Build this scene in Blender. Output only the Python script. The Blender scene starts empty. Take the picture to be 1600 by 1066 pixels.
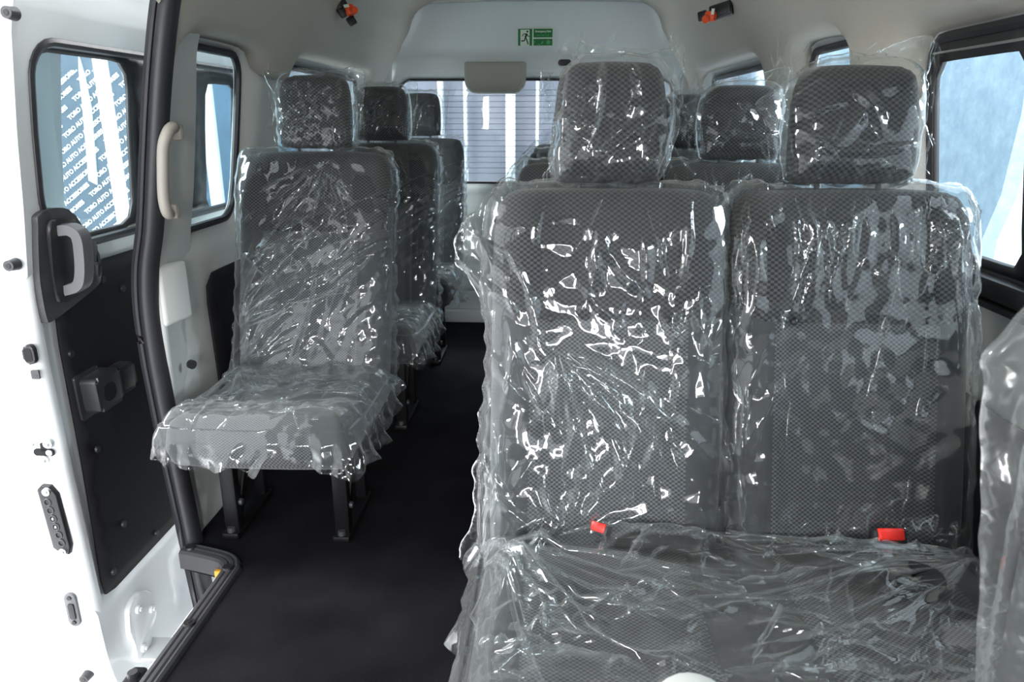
import bpy, bmesh, math, random
import numpy as np
from mathutils import Vector, Matrix, Euler
from mathutils.geometry import delaunay_2d_cdt

S = bpy.context.scene
COL = S.collection
PI = math.pi
rnd = random.Random(7)

# ------------------------------------------------------------------ tagging
def tag(o, label=None, cat=None, group=None, kind=None):
    if label: o['label'] = label
    if cat: o['category'] = cat
    if group: o['group'] = group
    if kind: o['kind'] = kind
    return o

def empty(name, loc=(0, 0, 0), rot=(0, 0, 0)):
    o = bpy.data.objects.new(name, None); COL.objects.link(o)
    o.location = loc; o.rotation_euler = rot; o.empty_display_size = .1
    return o

def link(name, me, mat=None, parent=None, loc=(0, 0, 0), rot=(0, 0, 0)):
    o = bpy.data.objects.new(name, me); COL.objects.link(o)
    o.location = loc; o.rotation_euler = rot
    if mat is not None and not me.materials:
        for m in (mat if isinstance(mat, (list, tuple)) else [mat]): me.materials.append(m)
    if parent is not None: o.parent = parent
    return o

def copy_tree(o, parent=None, skip=()):
    c = o.copy(); COL.objects.link(c)
    if parent is not None: c.parent = parent
    for ch in [x for x in S.objects if x.parent == o]:
        if ch.name.split('.')[0] in skip: continue
        copy_tree(ch, c, skip)
    return c

# ------------------------------------------------------------------ mesh helpers
def mesh_np(name, V, Fs, smooth=True, uv=None):
    me = bpy.data.meshes.new(name)
    me.from_pydata([tuple(map(float, v)) for v in V], [], [tuple(map(int, f)) for f in Fs])
    if smooth: me.polygons.foreach_set('use_smooth', [True] * len(me.polygons))
    if uv is not None:
        l = me.uv_layers.new(name='uv')
        idx = np.empty(len(me.loops), dtype=np.int32); me.loops.foreach_get('vertex_index', idx)
        l.data.foreach_set('uv', np.asarray(uv, dtype=np.float32)[idx].ravel())
    me.update()
    return me

class MB:
    """collects shapes into ONE mesh"""
    def __init__(s): s.bm = bmesh.new()
    def box(s, c, d, rot=None, bev=0.0, seg=2):
        r = bmesh.ops.create_cube(s.bm, size=1.0)
        M = Matrix.Translation(c) @ (Euler(rot).to_matrix().to_4x4() if rot else Matrix()) @ Matrix.Diagonal((d[0], d[1], d[2], 1))
        vs = r['verts']; bmesh.ops.transform(s.bm, matrix=M, verts=vs)
        if bev > 0:
            es = list({e for v in vs for e in v.link_edges})
            bmesh.ops.bevel(s.bm, geom=es, offset=bev, segments=seg, profile=.5, affect='EDGES', clamp_overlap=True)
        return s
    def cyl(s, p0, p1, r0, r1=None, n=20, bev=0):
        p0, p1 = Vector(p0), Vector(p1); r1 = r0 if r1 is None else r1
        d = p1 - p0
        q = d.to_track_quat('Z', 'Y').to_matrix().to_4x4()
        M = Matrix.Translation((p0 + p1) / 2) @ q
        bmesh.ops.create_cone(s.bm, cap_ends=True, cap_tris=False, segments=n, radius1=r0, radius2=r1, depth=d.length, matrix=M)
        return s
    def sphere(s, c, sc, n=16, rot=None):
        M = Matrix.Translation(c) @ (Euler(rot).to_matrix().to_4x4() if rot else Matrix()) @ Matrix.Diagonal((sc[0], sc[1], sc[2], 1))
        bmesh.ops.create_uvsphere(s.bm, u_segments=n, v_segments=n // 2, radius=1, matrix=M)
        return s
    def tube(s, pts, r, n=10, closed=False, up=(0, 0, 1), prof=None):
        """sweep a profile [(a,b)..] (a sideways, b along normal) along pts"""
        pts = [Vector(p) for p in pts]; N = len(pts)
        if prof is None: prof = [(r * math.cos(2 * PI * k / n), r * math.sin(2 * PI * k / n)) for k in range(n)]
        rings = []
        upv = Vector(up)
        for i, p in enumerate(pts):
            a = pts[(i - 1) % N] if (closed or i > 0) else p
            b = pts[(i + 1) % N] if (closed or i < N - 1) else p
            t = (b - a).normalized()
            side = t.cross(upv)
            if side.length < 1e-4: side = t.cross(Vector((1, 0, .01)))
            side.normalize(); nn = side.cross(t).normalized()
            rings.append([s.bm.verts.new(p + side * x + nn * y) for x, y in prof])
        m = len(prof)
        for i in range(N if closed else N - 1):
            A, B = rings[i], rings[(i + 1) % N]
            for k in range(m):
                s.bm.faces.new((A[k], A[(k + 1) % m], B[(k + 1) % m], B[k]))
        if not closed:
            s.bm.faces.new(rings[0][::-1]); s.bm.faces.new(rings[-1])
        return s
    def prism(s, poly, fn, h0, h1, bev=0, seg=2):
        """poly (a,b) extruded between h0 and h1; fn(a,b,h)->xyz"""
        A = [s.bm.verts.new(fn(a, b, h0)) for a, b in poly]
        B = [s.bm.verts.new(fn(a, b, h1)) for a, b in poly]
        n = len(poly)
        fs = [s.bm.faces.new(A[::-1]), s.bm.faces.new(B)]
        for i in range(n): fs.append(s.bm.faces.new((A[i], A[(i + 1) % n], B[(i + 1) % n], B[i])))
        if bev > 0:
            es = list(fs[1].edges)
            bmesh.ops.bevel(s.bm, geom=es, offset=bev, segments=seg, profile=.5, affect='EDGES', clamp_overlap=True)
        return s
    def mesh(s, name, smooth=True, ang=40):
        bmesh.ops.recalc_face_normals(s.bm, faces=s.bm.faces)
        me = bpy.data.meshes.new(name); s.bm.to_mesh(me); s.bm.free()
        if smooth:
            me.polygons.foreach_set('use_smooth', [True] * len(me.polygons))
            me.set_sharp_from_angle(angle=math.radians(ang))
        return me
    def build(s, name, mat, parent=None, loc=(0, 0, 0), rot=(0, 0, 0), ang=40):
        return link(name, s.mesh(name, True, ang), mat, parent, loc, rot)

def rrect(x0, y0, x1, y1, r, n=6):
    if not isinstance(r, (list, tuple)): r = [r] * 4
    out = []
    for (cx, cy, a0, rr) in ((x0 + r[0], y0 + r[0], 180, r[0]), (x1 - r[1], y0 + r[1], 270, r[1]),
                             (x1 - r[2], y1 - r[2], 0, r[2]), (x0 + r[3], y1 - r[3], 90, r[3])):
        for k in range(n + 1):
            a = math.radians(a0 + 90 * k / n)
            out.append((cx + rr * math.cos(a), cy + rr * math.sin(a)))
    return out

def smooth_poly(pts, n=8, closed=True):
    P = np.array(pts, float); N = len(P); out = []
    rng = range(N) if closed else range(N - 1)
    for i in rng:
        if closed: p0, p1, p2, p3 = P[i - 1], P[i], P[(i + 1) % N], P[(i + 2) % N]
        else: p0, p1, p2, p3 = P[max(i - 1, 0)], P[i], P[i + 1], P[min(i + 2, N - 1)]
        for k in range(n):
            t = k / n
            out.append(.5 * ((2 * p1) + (-p0 + p2) * t + (2 * p0 - 5 * p1 + 4 * p2 - p3) * t * t + (-p0 + 3 * p1 - 3 * p2 + p3) * t ** 3))
    if not closed: out.append(P[-1])
    return [tuple(o) for o in out]

def resample(poly, sp):
    P = np.array(poly, float); Q = np.vstack([P, P[:1]])
    L = np.hypot(*(Q[1:] - Q[:-1]).T); s = np.concatenate([[0], np.cumsum(L)])
    n = max(8, int(round(s[-1] / sp))); t = np.arange(n) / n * s[-1]
    return np.column_stack([np.interp(t, s, Q[:, 0]), np.interp(t, s, Q[:, 1])])

def inside(P, poly):
    x, y = P[:, 0], P[:, 1]; c = np.zeros(len(P), bool)
    Q = np.asarray(poly); n = len(Q)
    for i in range(n):
        x0, y0 = Q[i - 1]; x1, y1 = Q[i]
        if y0 == y1: continue
        cond = (y0 > y) != (y1 > y)
        c ^= cond & (x < (x1 - x0) * (y - y0) / (y1 - y0) + x0)
    return c

def dist_poly(P, poly, nearest=False):
    Q = np.asarray(poly, float); best = np.full(len(P), 1e9); near = np.zeros((len(P), 2)); 
    for i in range(len(Q)):
        a = Q[i - 1]; b = Q[i]; ab = b - a; l = ab @ ab
        if l < 1e-14: continue
        t = np.clip(((P - a) @ ab) / l, 0, 1); q = a + t[:, None] * ab
        d = np.hypot(*(P - q).T); m = d < best
        best[m] = d[m]
        if nearest: near[m] = q[m]
    return (best, near) if nearest else best

def tri_fill(outline, sp, holes=(), rs=True):
    """triangulated planar region -> verts Nx2, faces, list of boundary loops (index arrays)"""
    loops = [resample(outline, sp) if rs else np.array(outline, float)] + [resample(h, sp) for h in holes]
    lo = loops[0].min(0); hi = loops[0].max(0)
    nx = int((hi[0] - lo[0]) / sp) + 2; ny = int((hi[1] - lo[1]) / (sp * .866)) + 2
    gx, gy = np.meshgrid(np.arange(nx), np.arange(ny))
    G = np.column_stack([(lo[0] + (gx + .5 * (gy % 2)) * sp).ravel(), (lo[1] + gy * sp * .866).ravel()])
    k = inside(G, loops[0])
    for h in loops[1:]: k &= ~inside(G, h)
    G = G[k]
    for l in loops: G = G[dist_poly(G, l) > sp * .55]
    V = np.vstack(loops + [G]); E = []; idx = []; o = 0
    for l in loops:
        n = len(l); idx.append(np.arange(o, o + n)); E += [(o + i, o + (i + 1) % n) for i in range(n)]; o += n
    r = delaunay_2d_cdt([Vector(v) for v in V], E, [], 0, 1e-7)
    V2 = np.array([tuple(v) for v in r[0]]); Fs = np.array([f for f in r[2] if len(f) == 3])
    C = V2[Fs].mean(1); k = inside(C, loops[0])
    for h in loops[1:]: k &= ~inside(C, h)
    Fs = Fs[k]
    a = V2[Fs]; cr = (a[:, 1, 0] - a[:, 0, 0]) * (a[:, 2, 1] - a[:, 0, 1]) - (a[:, 1, 1] - a[:, 0, 1]) * (a[:, 2, 0] - a[:, 0, 0])
    Fs[cr < 0] = Fs[cr < 0][:, ::-1]
    return V2, Fs, idx

def sstep(a, b, x):
    t = np.clip((x - a) / (b - a), 0, 1); return t * t * (3 - 2 * t)

def perlin(x, y, seed=0):
    rs = np.random.RandomState(seed); perm = rs.permutation(256); ang = rs.rand(256) * 2 * PI
    xi = np.floor(x).astype(int); yi = np.floor(y).astype(int); xf = x - xi; yf = y - yi
    def g(ix, iy, dx, dy):
        h = perm[(perm[ix & 255] + iy) & 255]; return np.cos(ang[h]) * dx + np.sin(ang[h]) * dy
    u = xf ** 3 * (xf * (xf * 6 - 15) + 10); v = yf ** 3 * (yf * (yf * 6 - 15) + 10)
    a = g(xi, yi, xf, yf); b = g(xi + 1, yi, xf - 1, yf); c = g(xi, yi + 1, xf, yf - 1); d = g(xi + 1, yi + 1, xf - 1, yf - 1)
    return (a + (b - a) * u) * (1 - v) + (c + (d - c) * u) * v

def tri(x): return np.abs((x % 1.0) - .5) * 2

# ------------------------------------------------------------------ materials
def new_mat(name):
    m = bpy.data.materials.new(name); m.use_nodes = True
    nt = m.node_tree; nt.nodes.clear()
    out = nt.nodes.new('ShaderNodeOutputMaterial')
    return m, nt, out

def nd(nt, typ, **kw):
    n = nt.nodes.new(typ)
    for k, v in kw.items():
        if k == 'ins':
            for kk, vv in v.items(): n.inputs[kk].default_value = vv
        else: setattr(n, k, v)
    return n

def plain(name, col, rough=.5, metal=0, bump=0, bscale=200, spec=.5, coat=0, var=0, vscale=4):
    m, nt, out = new_mat(name)
    b = nd(nt, 'ShaderNodeBsdfPrincipled')
    b.inputs['Base Color'].default_value = (*col, 1); b.inputs['Roughness'].default_value = rough
    b.inputs['Metallic'].default_value = metal; b.inputs['Specular IOR Level'].default_value = spec
    b.inputs['Coat Weight'].default_value = coat
    tc = nd(nt, 'ShaderNodeTexCoord')
    if bump:
        n = nd(nt, 'ShaderNodeTexNoise', ins={'Scale': bscale, 'Detail': 3}); nt.links.new(tc.outputs['Object'], n.inputs['Vector'])
        bp = nd(nt, 'ShaderNodeBump', ins={'Strength': bump, 'Distance': .002}); nt.links.new(n.outputs['Fac'], bp.inputs['Height'])
        nt.links.new(bp.outputs['Normal'], b.inputs['Normal'])
    if var:
        n = nd(nt, 'ShaderNodeTexNoise', ins={'Scale': vscale, 'Detail': 6}); nt.links.new(tc.outputs['Object'], n.inputs['Vector'])
        r = nd(nt, 'ShaderNodeValToRGB')
        r.color_ramp.elements[0].position = .3; r.color_ramp.elements[1].position = .7
        r.color_ramp.elements[0].color = (*[c * (1 - var) for c in col], 1); r.color_ramp.elements[1].color = (*[min(1, c * (1 + var)) for c in col], 1)
        nt.links.new(n.outputs['Fac'], r.inputs['Fac']); nt.links.new(r.outputs['Color'], b.inputs['Base Color'])
    nt.links.new(b.outputs['BSDF'], out.inputs['Surface'])
    return m

def fabric(name, zone, lightA=(.068, .070, .075), darkA=(.022, .023, .026), lightB=(.115, .12, .126), darkB=(.036, .038, .042), plainc=(.050, .053, .057), cellA=.0056, cell=.0043):
    """check weave: zone 'back' | 'cushion' | 'all'; uv in metres (u from seat centre, v up / towards the rear)"""
    m, nt, out = new_mat(name); L = nt.links.new
    uv = nd(nt, 'ShaderNodeUVMap', uv_map='uv'); sep = nd(nt, 'ShaderNodeSeparateXYZ'); L(uv.outputs['UV'], sep.inputs[0])
    def math_(op, a, b=None):
        n = nd(nt, 'ShaderNodeMath', operation=op)
        for i, x in enumerate((a, b)):
            if x is None: continue
            if isinstance(x, (int, float)): n.inputs[i].default_value = x
            else: L(x, n.inputs[i])
        return n.outputs[0]
    b = nd(nt, 'ShaderNodeBsdfPrincipled', ins={'Roughness': .85, 'Specular IOR Level': .25, 'Sheen Weight': .15})
    # weave
    ns = nd(nt, 'ShaderNodeTexNoise', ins={'Scale': 500, 'Detail': 1}); L(uv.outputs['UV'], ns.inputs['Vector'])
    vm = nd(nt, 'ShaderNodeVectorMath', operation='MULTIPLY_ADD'); L(ns.outputs['Color'], vm.inputs[0]); vm.inputs[1].default_value = (.0012, .0012, 0); L(uv.outputs['UV'], vm.inputs[2])
    mp = nd(nt, 'ShaderNodeMapping'); mp.inputs['Scale'].default_value = (1 / cell, 1 / (cell * .82), 1); L(vm.outputs[0], mp.inputs['Vector'])
    ck = nd(nt, 'ShaderNodeTexChecker', ins={'Scale': 1.0}); L(mp.outputs[0], ck.inputs['Vector'])
    mpA = nd(nt, 'ShaderNodeMapping'); mpA.inputs['Scale'].default_value = (1 / cellA, 1 / (cellA * .78), 1); L(vm.outputs[0], mpA.inputs['Vector'])
    ckA = nd(nt, 'ShaderNodeTexChecker', ins={'Scale': 1.0}); L(mpA.outputs[0], ckA.inputs['Vector'])
    fn = nd(nt, 'ShaderNodeTexNoise', ins={'Scale': 900, 'Detail': 2}); L(uv.outputs['UV'], fn.inputs['Vector'])
    def mix(f, A, B):
        n = nd(nt, 'ShaderNodeMix', data_type='RGBA')
        L(f, n.inputs[0])
        for i, x in ((6, A), (7, B)):
            if isinstance(x, tuple): n.inputs[i].default_value = (*x, 1)
            else: L(x, n.inputs[i])
        return n.outputs[2]
    cA = mix(ckA.outputs['Fac'], darkA, lightA); cB = mix(ck.outputs['Fac'], darkB, lightB)
    au = math_('ABSOLUTE', sep.outputs[0])
    if zone == 'back':
        t = math_('MAXIMUM', math_('SUBTRACT', au, .128), 0)
        vb = math_('ADD', math_('MULTIPLY', math_('MULTIPLY', t, t), 8.0), .40)
        up = math_('GREATER_THAN', sep.outputs[1], vb)
        ce = math_('LESS_THAN', au, .128)
        col = mix(up, mix(ce, plainc, cB), cA)
        wv = math_('MAXIMUM', up, ce)
    elif zone == 'cushion':
        ce = math_('LESS_THAN', au, .128)
        col = mix(ce, plainc, cB); wv = ce
    else:
        col = cA; wv = None
    bh = ckA.outputs['Fac'] if wv is None else math_('MULTIPLY', ck.outputs['Fac'], wv)
    hh = math_('ADD', bh, math_('MULTIPLY', fn.outputs['Fac'], .5))
    bp = nd(nt, 'ShaderNodeBump', ins={'Strength': .5, 'Distance': .0012}); L(hh, bp.inputs['Height'])
    mul = nd(nt, 'ShaderNodeMix', data_type='RGBA', blend_type='MULTIPLY'); mul.inputs[0].default_value = .6
    L(col, mul.inputs[6]); L(fn.outputs['Color'], mul.inputs[7])
    gm = nd(nt, 'ShaderNodeVectorMath', operation='SCALE'); gm.inputs['Scale'].default_value = 1.4; L(mul.outputs[2], gm.inputs[0])
    L(gm.outputs[0], b.inputs['Base Color']); L(bp.outputs['Normal'], b.inputs['Normal']); L(b.outputs[0], out.inputs['Surface'])
    return m

def film_mat(name, refl=.10, haze=.05, bump=.5, bscale=22, rough=.07, tint=(.96, .98, .98), gl=(1, 1, 1)):
    m, nt, out = new_mat(name); L = nt.links.new
    tc = nd(nt, 'ShaderNodeTexCoord')
    n1 = nd(nt, 'ShaderNodeTexNoise', noise_type='RIDGED_MULTIFRACTAL', normalize=True, ins={'Scale': bscale, 'Detail': 3.0, 'Roughness': .5, 'Distortion': .6}); L(tc.outputs['Object'], n1.inputs['Vector'])
    v1 = nd(nt, 'ShaderNodeTexVoronoi', ins={'Scale': bscale * 1.3}); L(tc.outputs['Object'], v1.inputs['Vector'])
    ad = nd(nt, 'ShaderNodeMath', operation='MULTIPLY_ADD'); L(v1.outputs['Distance'], ad.inputs[0]); ad.inputs[1].default_value = .8; L(n1.outputs['Fac'], ad.inputs[2])
    bp = nd(nt, 'ShaderNodeBump', ins={'Strength': bump, 'Distance': .006}); L(ad.outputs[0], bp.inputs['Height'])
    lw = nd(nt, 'ShaderNodeLayerWeight', ins={'Blend': .5}); L(bp.outputs['Normal'], lw.inputs['Normal'])
    pw = nd(nt, 'ShaderNodeMath', operation='POWER', ins={1: 3.0}); L(lw.outputs['Facing'], pw.inputs[0])
    fr = nd(nt, 'ShaderNodeMath', operation='MULTIPLY_ADD', ins={1: .9, 2: refl}); L(pw.outputs[0], fr.inputs[0]); fr.use_clamp = True
    tr = nd(nt, 'ShaderNodeBsdfTransparent'); tr.inputs[0].default_value = (*tint, 1)
    df = nd(nt, 'ShaderNodeBsdfDiffuse'); df.inputs[0].default_value = (.9, .93, .95, 1); L(bp.outputs['Normal'], df.inputs['Normal'])
    tl = nd(nt, 'ShaderNodeBsdfTranslucent'); tl.inputs[0].default_value = (.9, .93, .95, 1); L(bp.outputs['Normal'], tl.inputs['Normal'])
    dm = nd(nt, 'ShaderNodeMixShader'); dm.inputs[0].default_value = .5; L(df.outputs[0], dm.inputs[1]); L(tl.outputs[0], dm.inputs[2])
    hz = nd(nt, 'ShaderNodeMath', operation='MULTIPLY_ADD', ins={1: .45, 2: haze}); L(pw.outputs[0], hz.inputs[0]); hz.use_clamp = True
    m1 = nd(nt, 'ShaderNodeMixShader'); L(hz.outputs[0], m1.inputs[0]); L(tr.outputs[0], m1.inputs[1]); L(dm.outputs[0], m1.inputs[2])
    g = nd(nt, 'ShaderNodeBsdfGlossy', ins={'Roughness': rough}); g.inputs[0].default_value = (*gl, 1); L(bp.outputs['Normal'], g.inputs['Normal'])
    m2 = nd(nt, 'ShaderNodeMixShader'); L(fr.outputs[0], m2.inputs[0]); L(m1.outputs[0], m2.inputs[1]); L(g.outputs[0], m2.inputs[2])
    L(m2.outputs[0], out.inputs['Surface'])
    return m

def glass_mat(name, tint=(.80, .90, .93), refl=.05, haze=0.0):
    m, nt, out = new_mat(name); L = nt.links.new
    tr = nd(nt, 'ShaderNodeBsdfTransparent'); tr.inputs[0].default_value = (*tint, 1)
    g = nd(nt, 'ShaderNodeBsdfGlossy', ins={'Roughness': .02})
    lw = nd(nt, 'ShaderNodeLayerWeight', ins={'Blend': .5})
    pw = nd(nt, 'ShaderNodeMath', operation='POWER', ins={1: 5.0}); L(lw.outputs['Facing'], pw.inputs[0])
    fr = nd(nt, 'ShaderNodeMath', operation='MULTIPLY_ADD', ins={1: .8, 2: refl}); L(pw.outputs[0], fr.inputs[0])
    df = nd(nt, 'ShaderNodeBsdfDiffuse'); df.inputs[0].default_value = (.7, .85, .92, 1)
    m0 = nd(nt, 'ShaderNodeMixShader')
    if haze:
        tc = nd(nt, 'ShaderNodeTexCoord')
        n = nd(nt, 'ShaderNodeTexNoise', ins={'Scale': 9, 'Detail': 8, 'Roughness': .7}); L(tc.outputs['Object'], n.inputs['Vector'])
        mr = nd(nt, 'ShaderNodeMapRange', ins={'From Min': .35, 'From Max': .75, 'To Min': haze * .5, 'To Max': haze * 2}); L(n.outputs['Fac'], mr.inputs[0]); L(mr.outputs[0], m0.inputs[0])
    else: m0.inputs[0].default_value = 0
    L(tr.outputs[0], m0.inputs[1]); L(df.outputs[0], m0.inputs[2])
    m2 = nd(nt, 'ShaderNodeMixShader'); L(fr.outputs[0], m2.inputs[0]); L(m0.outputs[0], m2.inputs[1]); L(g.outputs[0], m2.inputs[2])
    L(m2.outputs[0], out.inputs['Surface'])
    return m

M = dict(
    headliner=plain('headliner_cream', (.56, .535, .47), .9, bump=.25, bscale=700, var=.04, vscale=300),
    trimwhite=plain('trim_grey_white', (.66, .68, .66), .45, bump=.05, bscale=900),
    paint=plain('white_paint', (.82, .84, .85), .22, coat=.6),
    hatch=plain('hatch_plastic', (.80, .85, .86), .45, bump=.06, bscale=800),
    boxgrey=plain('warm_grey_plastic', (.40, .40, .35), .5, bump=.06, bscale=800),
    beige=plain('beige_plastic', (.37, .34, .30), .5, bump=.05, bscale=800),
    blackpanel=plain('black_board', (.006, .006, .008), .6, bump=.05, bscale=600, spec=.3),
    blackplastic=plain('black_plastic', (.018, .018, .020), .38, bump=.12, bscale=900),
    greyplastic=plain('dark_grey_plastic', (.05, .05, .055), .42, bump=.12, bscale=900),
    handlegrey=plain('handle_grey', (.13, .13, .14), .45, bump=.08, bscale=900),
    rubber=plain('black_rubber', (.022, .022, .027), .42, spec=.5),
    blackmetal=plain('black_steel', (.006, .006, .007), .5, spec=.3),
    steel=plain('zinc_steel', (.62, .63, .62), .3, metal=.9),
    dullsteel=plain('dull_steel', (.7, .72, .73), .45, metal=.5),
    red=plain('buckle_red', (.85, .03, .02), .35),
    orange=plain('buckle_orange', (.95, .10, .02), .35),
    webbing=plain('black_webbing', (.007, .007, .009), .7, bump=.4, bscale=500),
    yellow=plain('yellow_tape', (.85, .42, .03), .5),
    stickerwhite=plain('sticker_white', (.78, .9, .78), .5),
    green=plain('sticker_green', (.005, .19, .035), .5),
    greenlight=plain('sticker_pale_green', (.10, .42, .17), .5),
    signblack=plain('sign_black', (.005, .02, .008), .5),
    underfabric=plain('dark_fabric', (.03, .03, .032), .9, bump=.3, bscale=600),
    wire=plain('defroster_line', (.10, .10, .11), .6),
    fab_back=fabric('check_fabric_back', 'back'), fab_cush=fabric('check_fabric_cushion', 'cushion'), fab_all=fabric('check_fabric', 'all'),
    film=film_mat('clear_plastic_film', refl=.045, haze=.012, bump=.22), bag=film_mat('clear_plastic_bag', refl=.038, haze=.018, bump=.22, bscale=26),
    nearfilm=film_mat('near_plastic_film', refl=.045, haze=.05, bscale=14, rough=.12),
    glass=glass_mat('window_glass'), doorglass=glass_mat('door_glass', (.80, .91, .95), .05, .05),
    rearglass=glass_mat('rear_glass', (.80, .84, .88), .05, .08), rightglass=glass_mat('frosted_glass', (.84, .93, .98), .05, .05),
)
# carpet
def carpet():
    m, nt, out = new_mat('black_carpet'); L = nt.links.new
    b = nd(nt, 'ShaderNodeBsdfPrincipled', ins={'Roughness': .95, 'Specular IOR Level': .15})
    tc = nd(nt, 'ShaderNodeTexCoord'); n = nd(nt, 'ShaderNodeTexNoise', ins={'Scale': 700, 'Detail': 2}); L(tc.outputs['Object'], n.inputs['Vector'])
    n2 = nd(nt, 'ShaderNodeTexNoise', ins={'Scale': 6, 'Detail': 4}); L(tc.outputs['Object'], n2.inputs['Vector'])
    mu = nd(nt, 'ShaderNodeMath', operation='MULTIPLY'); L(n.outputs['Fac'], mu.inputs[0]); L(n2.outputs['Fac'], mu.inputs[1])
    r = nd(nt, 'ShaderNodeValToRGB'); r.color_ramp.elements[0].position = .12; r.color_ramp.elements[1].position = .5
    r.color_ramp.elements[0].color = (.003, .003, .004, 1); r.color_ramp.elements[1].color = (.018, .018, .023, 1)
    L(mu.outputs[0], r.inputs[0]); L(r.outputs[0], b.inputs['Base Color'])
    bp = nd(nt, 'ShaderNodeBump', ins={'Strength': .6, 'Distance': .003}); L(n.outputs['Fac'], bp.inputs['Height']); L(bp.outputs[0], b.inputs['Normal'])
    L(b.outputs[0], out.inputs[0]); return m
M['carpet'] = carpet()

# ------------------------------------------------------------------ van shell
PZ = [-.60, -.40, -.2, 0, .3, .6, .72, .80, .90, 1.0, 1.13, 1.25, 1.30, 1.36, 1.43, 1.50]
PX = [.855, .865, .875, .885, .905, .912, .905, .893, .872, .856, .836, .820, .798, .763, .720, .675]
def P(z): return np.interp(z, PZ, PX)
# arc table of the roof half, from z=1.18 to the crown
_half = [(P(z), z) for z in (1.10, 1.14, 1.18, 1.22, 1.26, 1.30, 1.36, 1.43, 1.50)] + [(.632, 1.565), (.575, 1.615), (.49, 1.65), (.34, 1.675), (.17, 1.683), (0, 1.685)]
_half = np.array(smooth_poly(_half, 6, False))
_full = np.vstack([_half * [-1, 1], (_half[::-1])[1:]])
_sl = np.concatenate([[0], np.cumsum(np.hypot(*np.diff(_full, axis=0).T))])
ROOF_L = _sl[-1]
def s_of_z(z): return float(np.interp(z, _half[:, 1], _sl[:len(_half)]))
def roof_pt(s):
    X = np.interp(s, _sl, _full[:, 0]); Z = np.interp(s, _sl, _full[:, 1]); return X, Z
def roof_nrm(s):
    a = roof_pt(s - .01); b = roof_pt(s + .01); tx, tz = b[0] - a[0], b[1] - a[1]; l = np.hypot(tx, tz) + 1e-9
    return tz / l, -tx / l      # inward

W1 = rrect(1.86, .790, 2.235, 1.255, .055)
W1L = rrect(1.80, .790, 2.235, 1.255, .055)
W2 = rrect(2.575, .790, 3.56, 1.250, .050)
W0 = rrect(.25, .815, 1.545, 1.222, .045)
def sdf_out(Pn, holes):
    d = np.full(len(Pn), 1e9)
    for h in holes:
        dd = dist_poly(Pn, h); dd[inside(Pn, h)] *= -1; d = np.minimum(d, dd)
    return d

def body_side(name, side, outline, holes, mat, t=.042, extra=0.0, sp=.035):
    V, Fs, idx = tri_fill(outline, sp, [resample(h, .02) for h in holes])
    d = sdf_out(V, holes)
    off = t * sstep(.0, .075, d) + extra
    # belt ledge and pillar relief
    off += .018 * sstep(.735, .70, V[:, 1]) * 0
    X = (P(V[:, 1]) - off) * side
    Fs = Fs if side > 0 else Fs
    V3 = np.column_stack([X, V[:, 0], V[:, 1]])
    me = mesh_np(name, V3, Fs if side < 0 else Fs[:, ::-1])
    o = link(name, me, mat)
    sol = o.modifiers.new('solid', 'SOLIDIFY'); sol.thickness = .012; sol.offset = -1
    tag(o, kind='structure'); return o

body_side('wall_left', -1, [(1.715, -.02), (3.95, -.02), (3.95, 1.33), (1.715, 1.33)], [W1L, W2], M['trimwhite'])
body_side('wall_right', 1, [(-.6, -.02), (3.95, -.02), (3.95, 1.33), (-.6, 1.33)], [W0, W1, W2], M['trimwhite'])
# left front wall beside the cab (out of frame, ahead of the door opening)
body_side('wall_front', -1, [(-.6, -.02), (.30, -.02), (.30, 1.33), (-.6, 1.33)], [rrect(-.45, .80, .15, 1.24, .05)], M['trimwhite'])

def window(name, side, hole, seal_r=.011, glass=None, z0=None):
    H = resample(hole, .02)
    pts = [(side * (P(z) - .004), y, z) for y, z in H]
    o = MB().tube(pts, seal_r, 8, True, up=(side, 0, 0.01)).build(name, M['rubber'])
    tag(o, kind='structure')
    V, Fs, _ = tri_fill(hole, .06)
    g = mesh_np('glass_pane', np.column_stack([side * (P(V[:, 1]) + .002), V]), Fs if side < 0 else Fs[:, ::-1])
    link('glass_pane', g, glass or M['glass'], o)
    return o
w_l1 = window('window_1', -1, W1L)
window('window_2', -1, W2)
window('window_3', 1, W2, glass=M['rightglass'])
window('window_4', 1, W1, glass=M['rightglass'])
w0 = window('window_5', 1, W0, .012, glass=M['rightglass'])
# black sliding-window frame inside the front right opening
V_, F_, _ = tri_fill(rrect(.25, .815, 1.545, 1.222, .045), .04, [rrect(1.235, .838, 1.527, 1.180, .03), rrect(.35, .838, 1.175, 1.180, .03)])
o = link('sash_frame', mesh_np('sash_frame', np.column_stack([P(V_[:, 1]) - .012, V_]), F_[:, ::-1]), M['blackplastic'], w0)
sm = o.modifiers.new('s', 'SOLIDIFY'); sm.thickness = .012
MB().tube([(P(1.196) - .016, y, 1.196) for y in (.3, .8, 1.2, 1.52)], .0022, 8).build('chrome_strip', M['steel'], w0)
MB().box((.862, .9, .800), (.03, 1.25, .035), bev=.006).box((.855, .9, .772), (.02, 1.25, .012), bev=.004).build('sill_rail', M['blackplastic'], w0)

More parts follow.
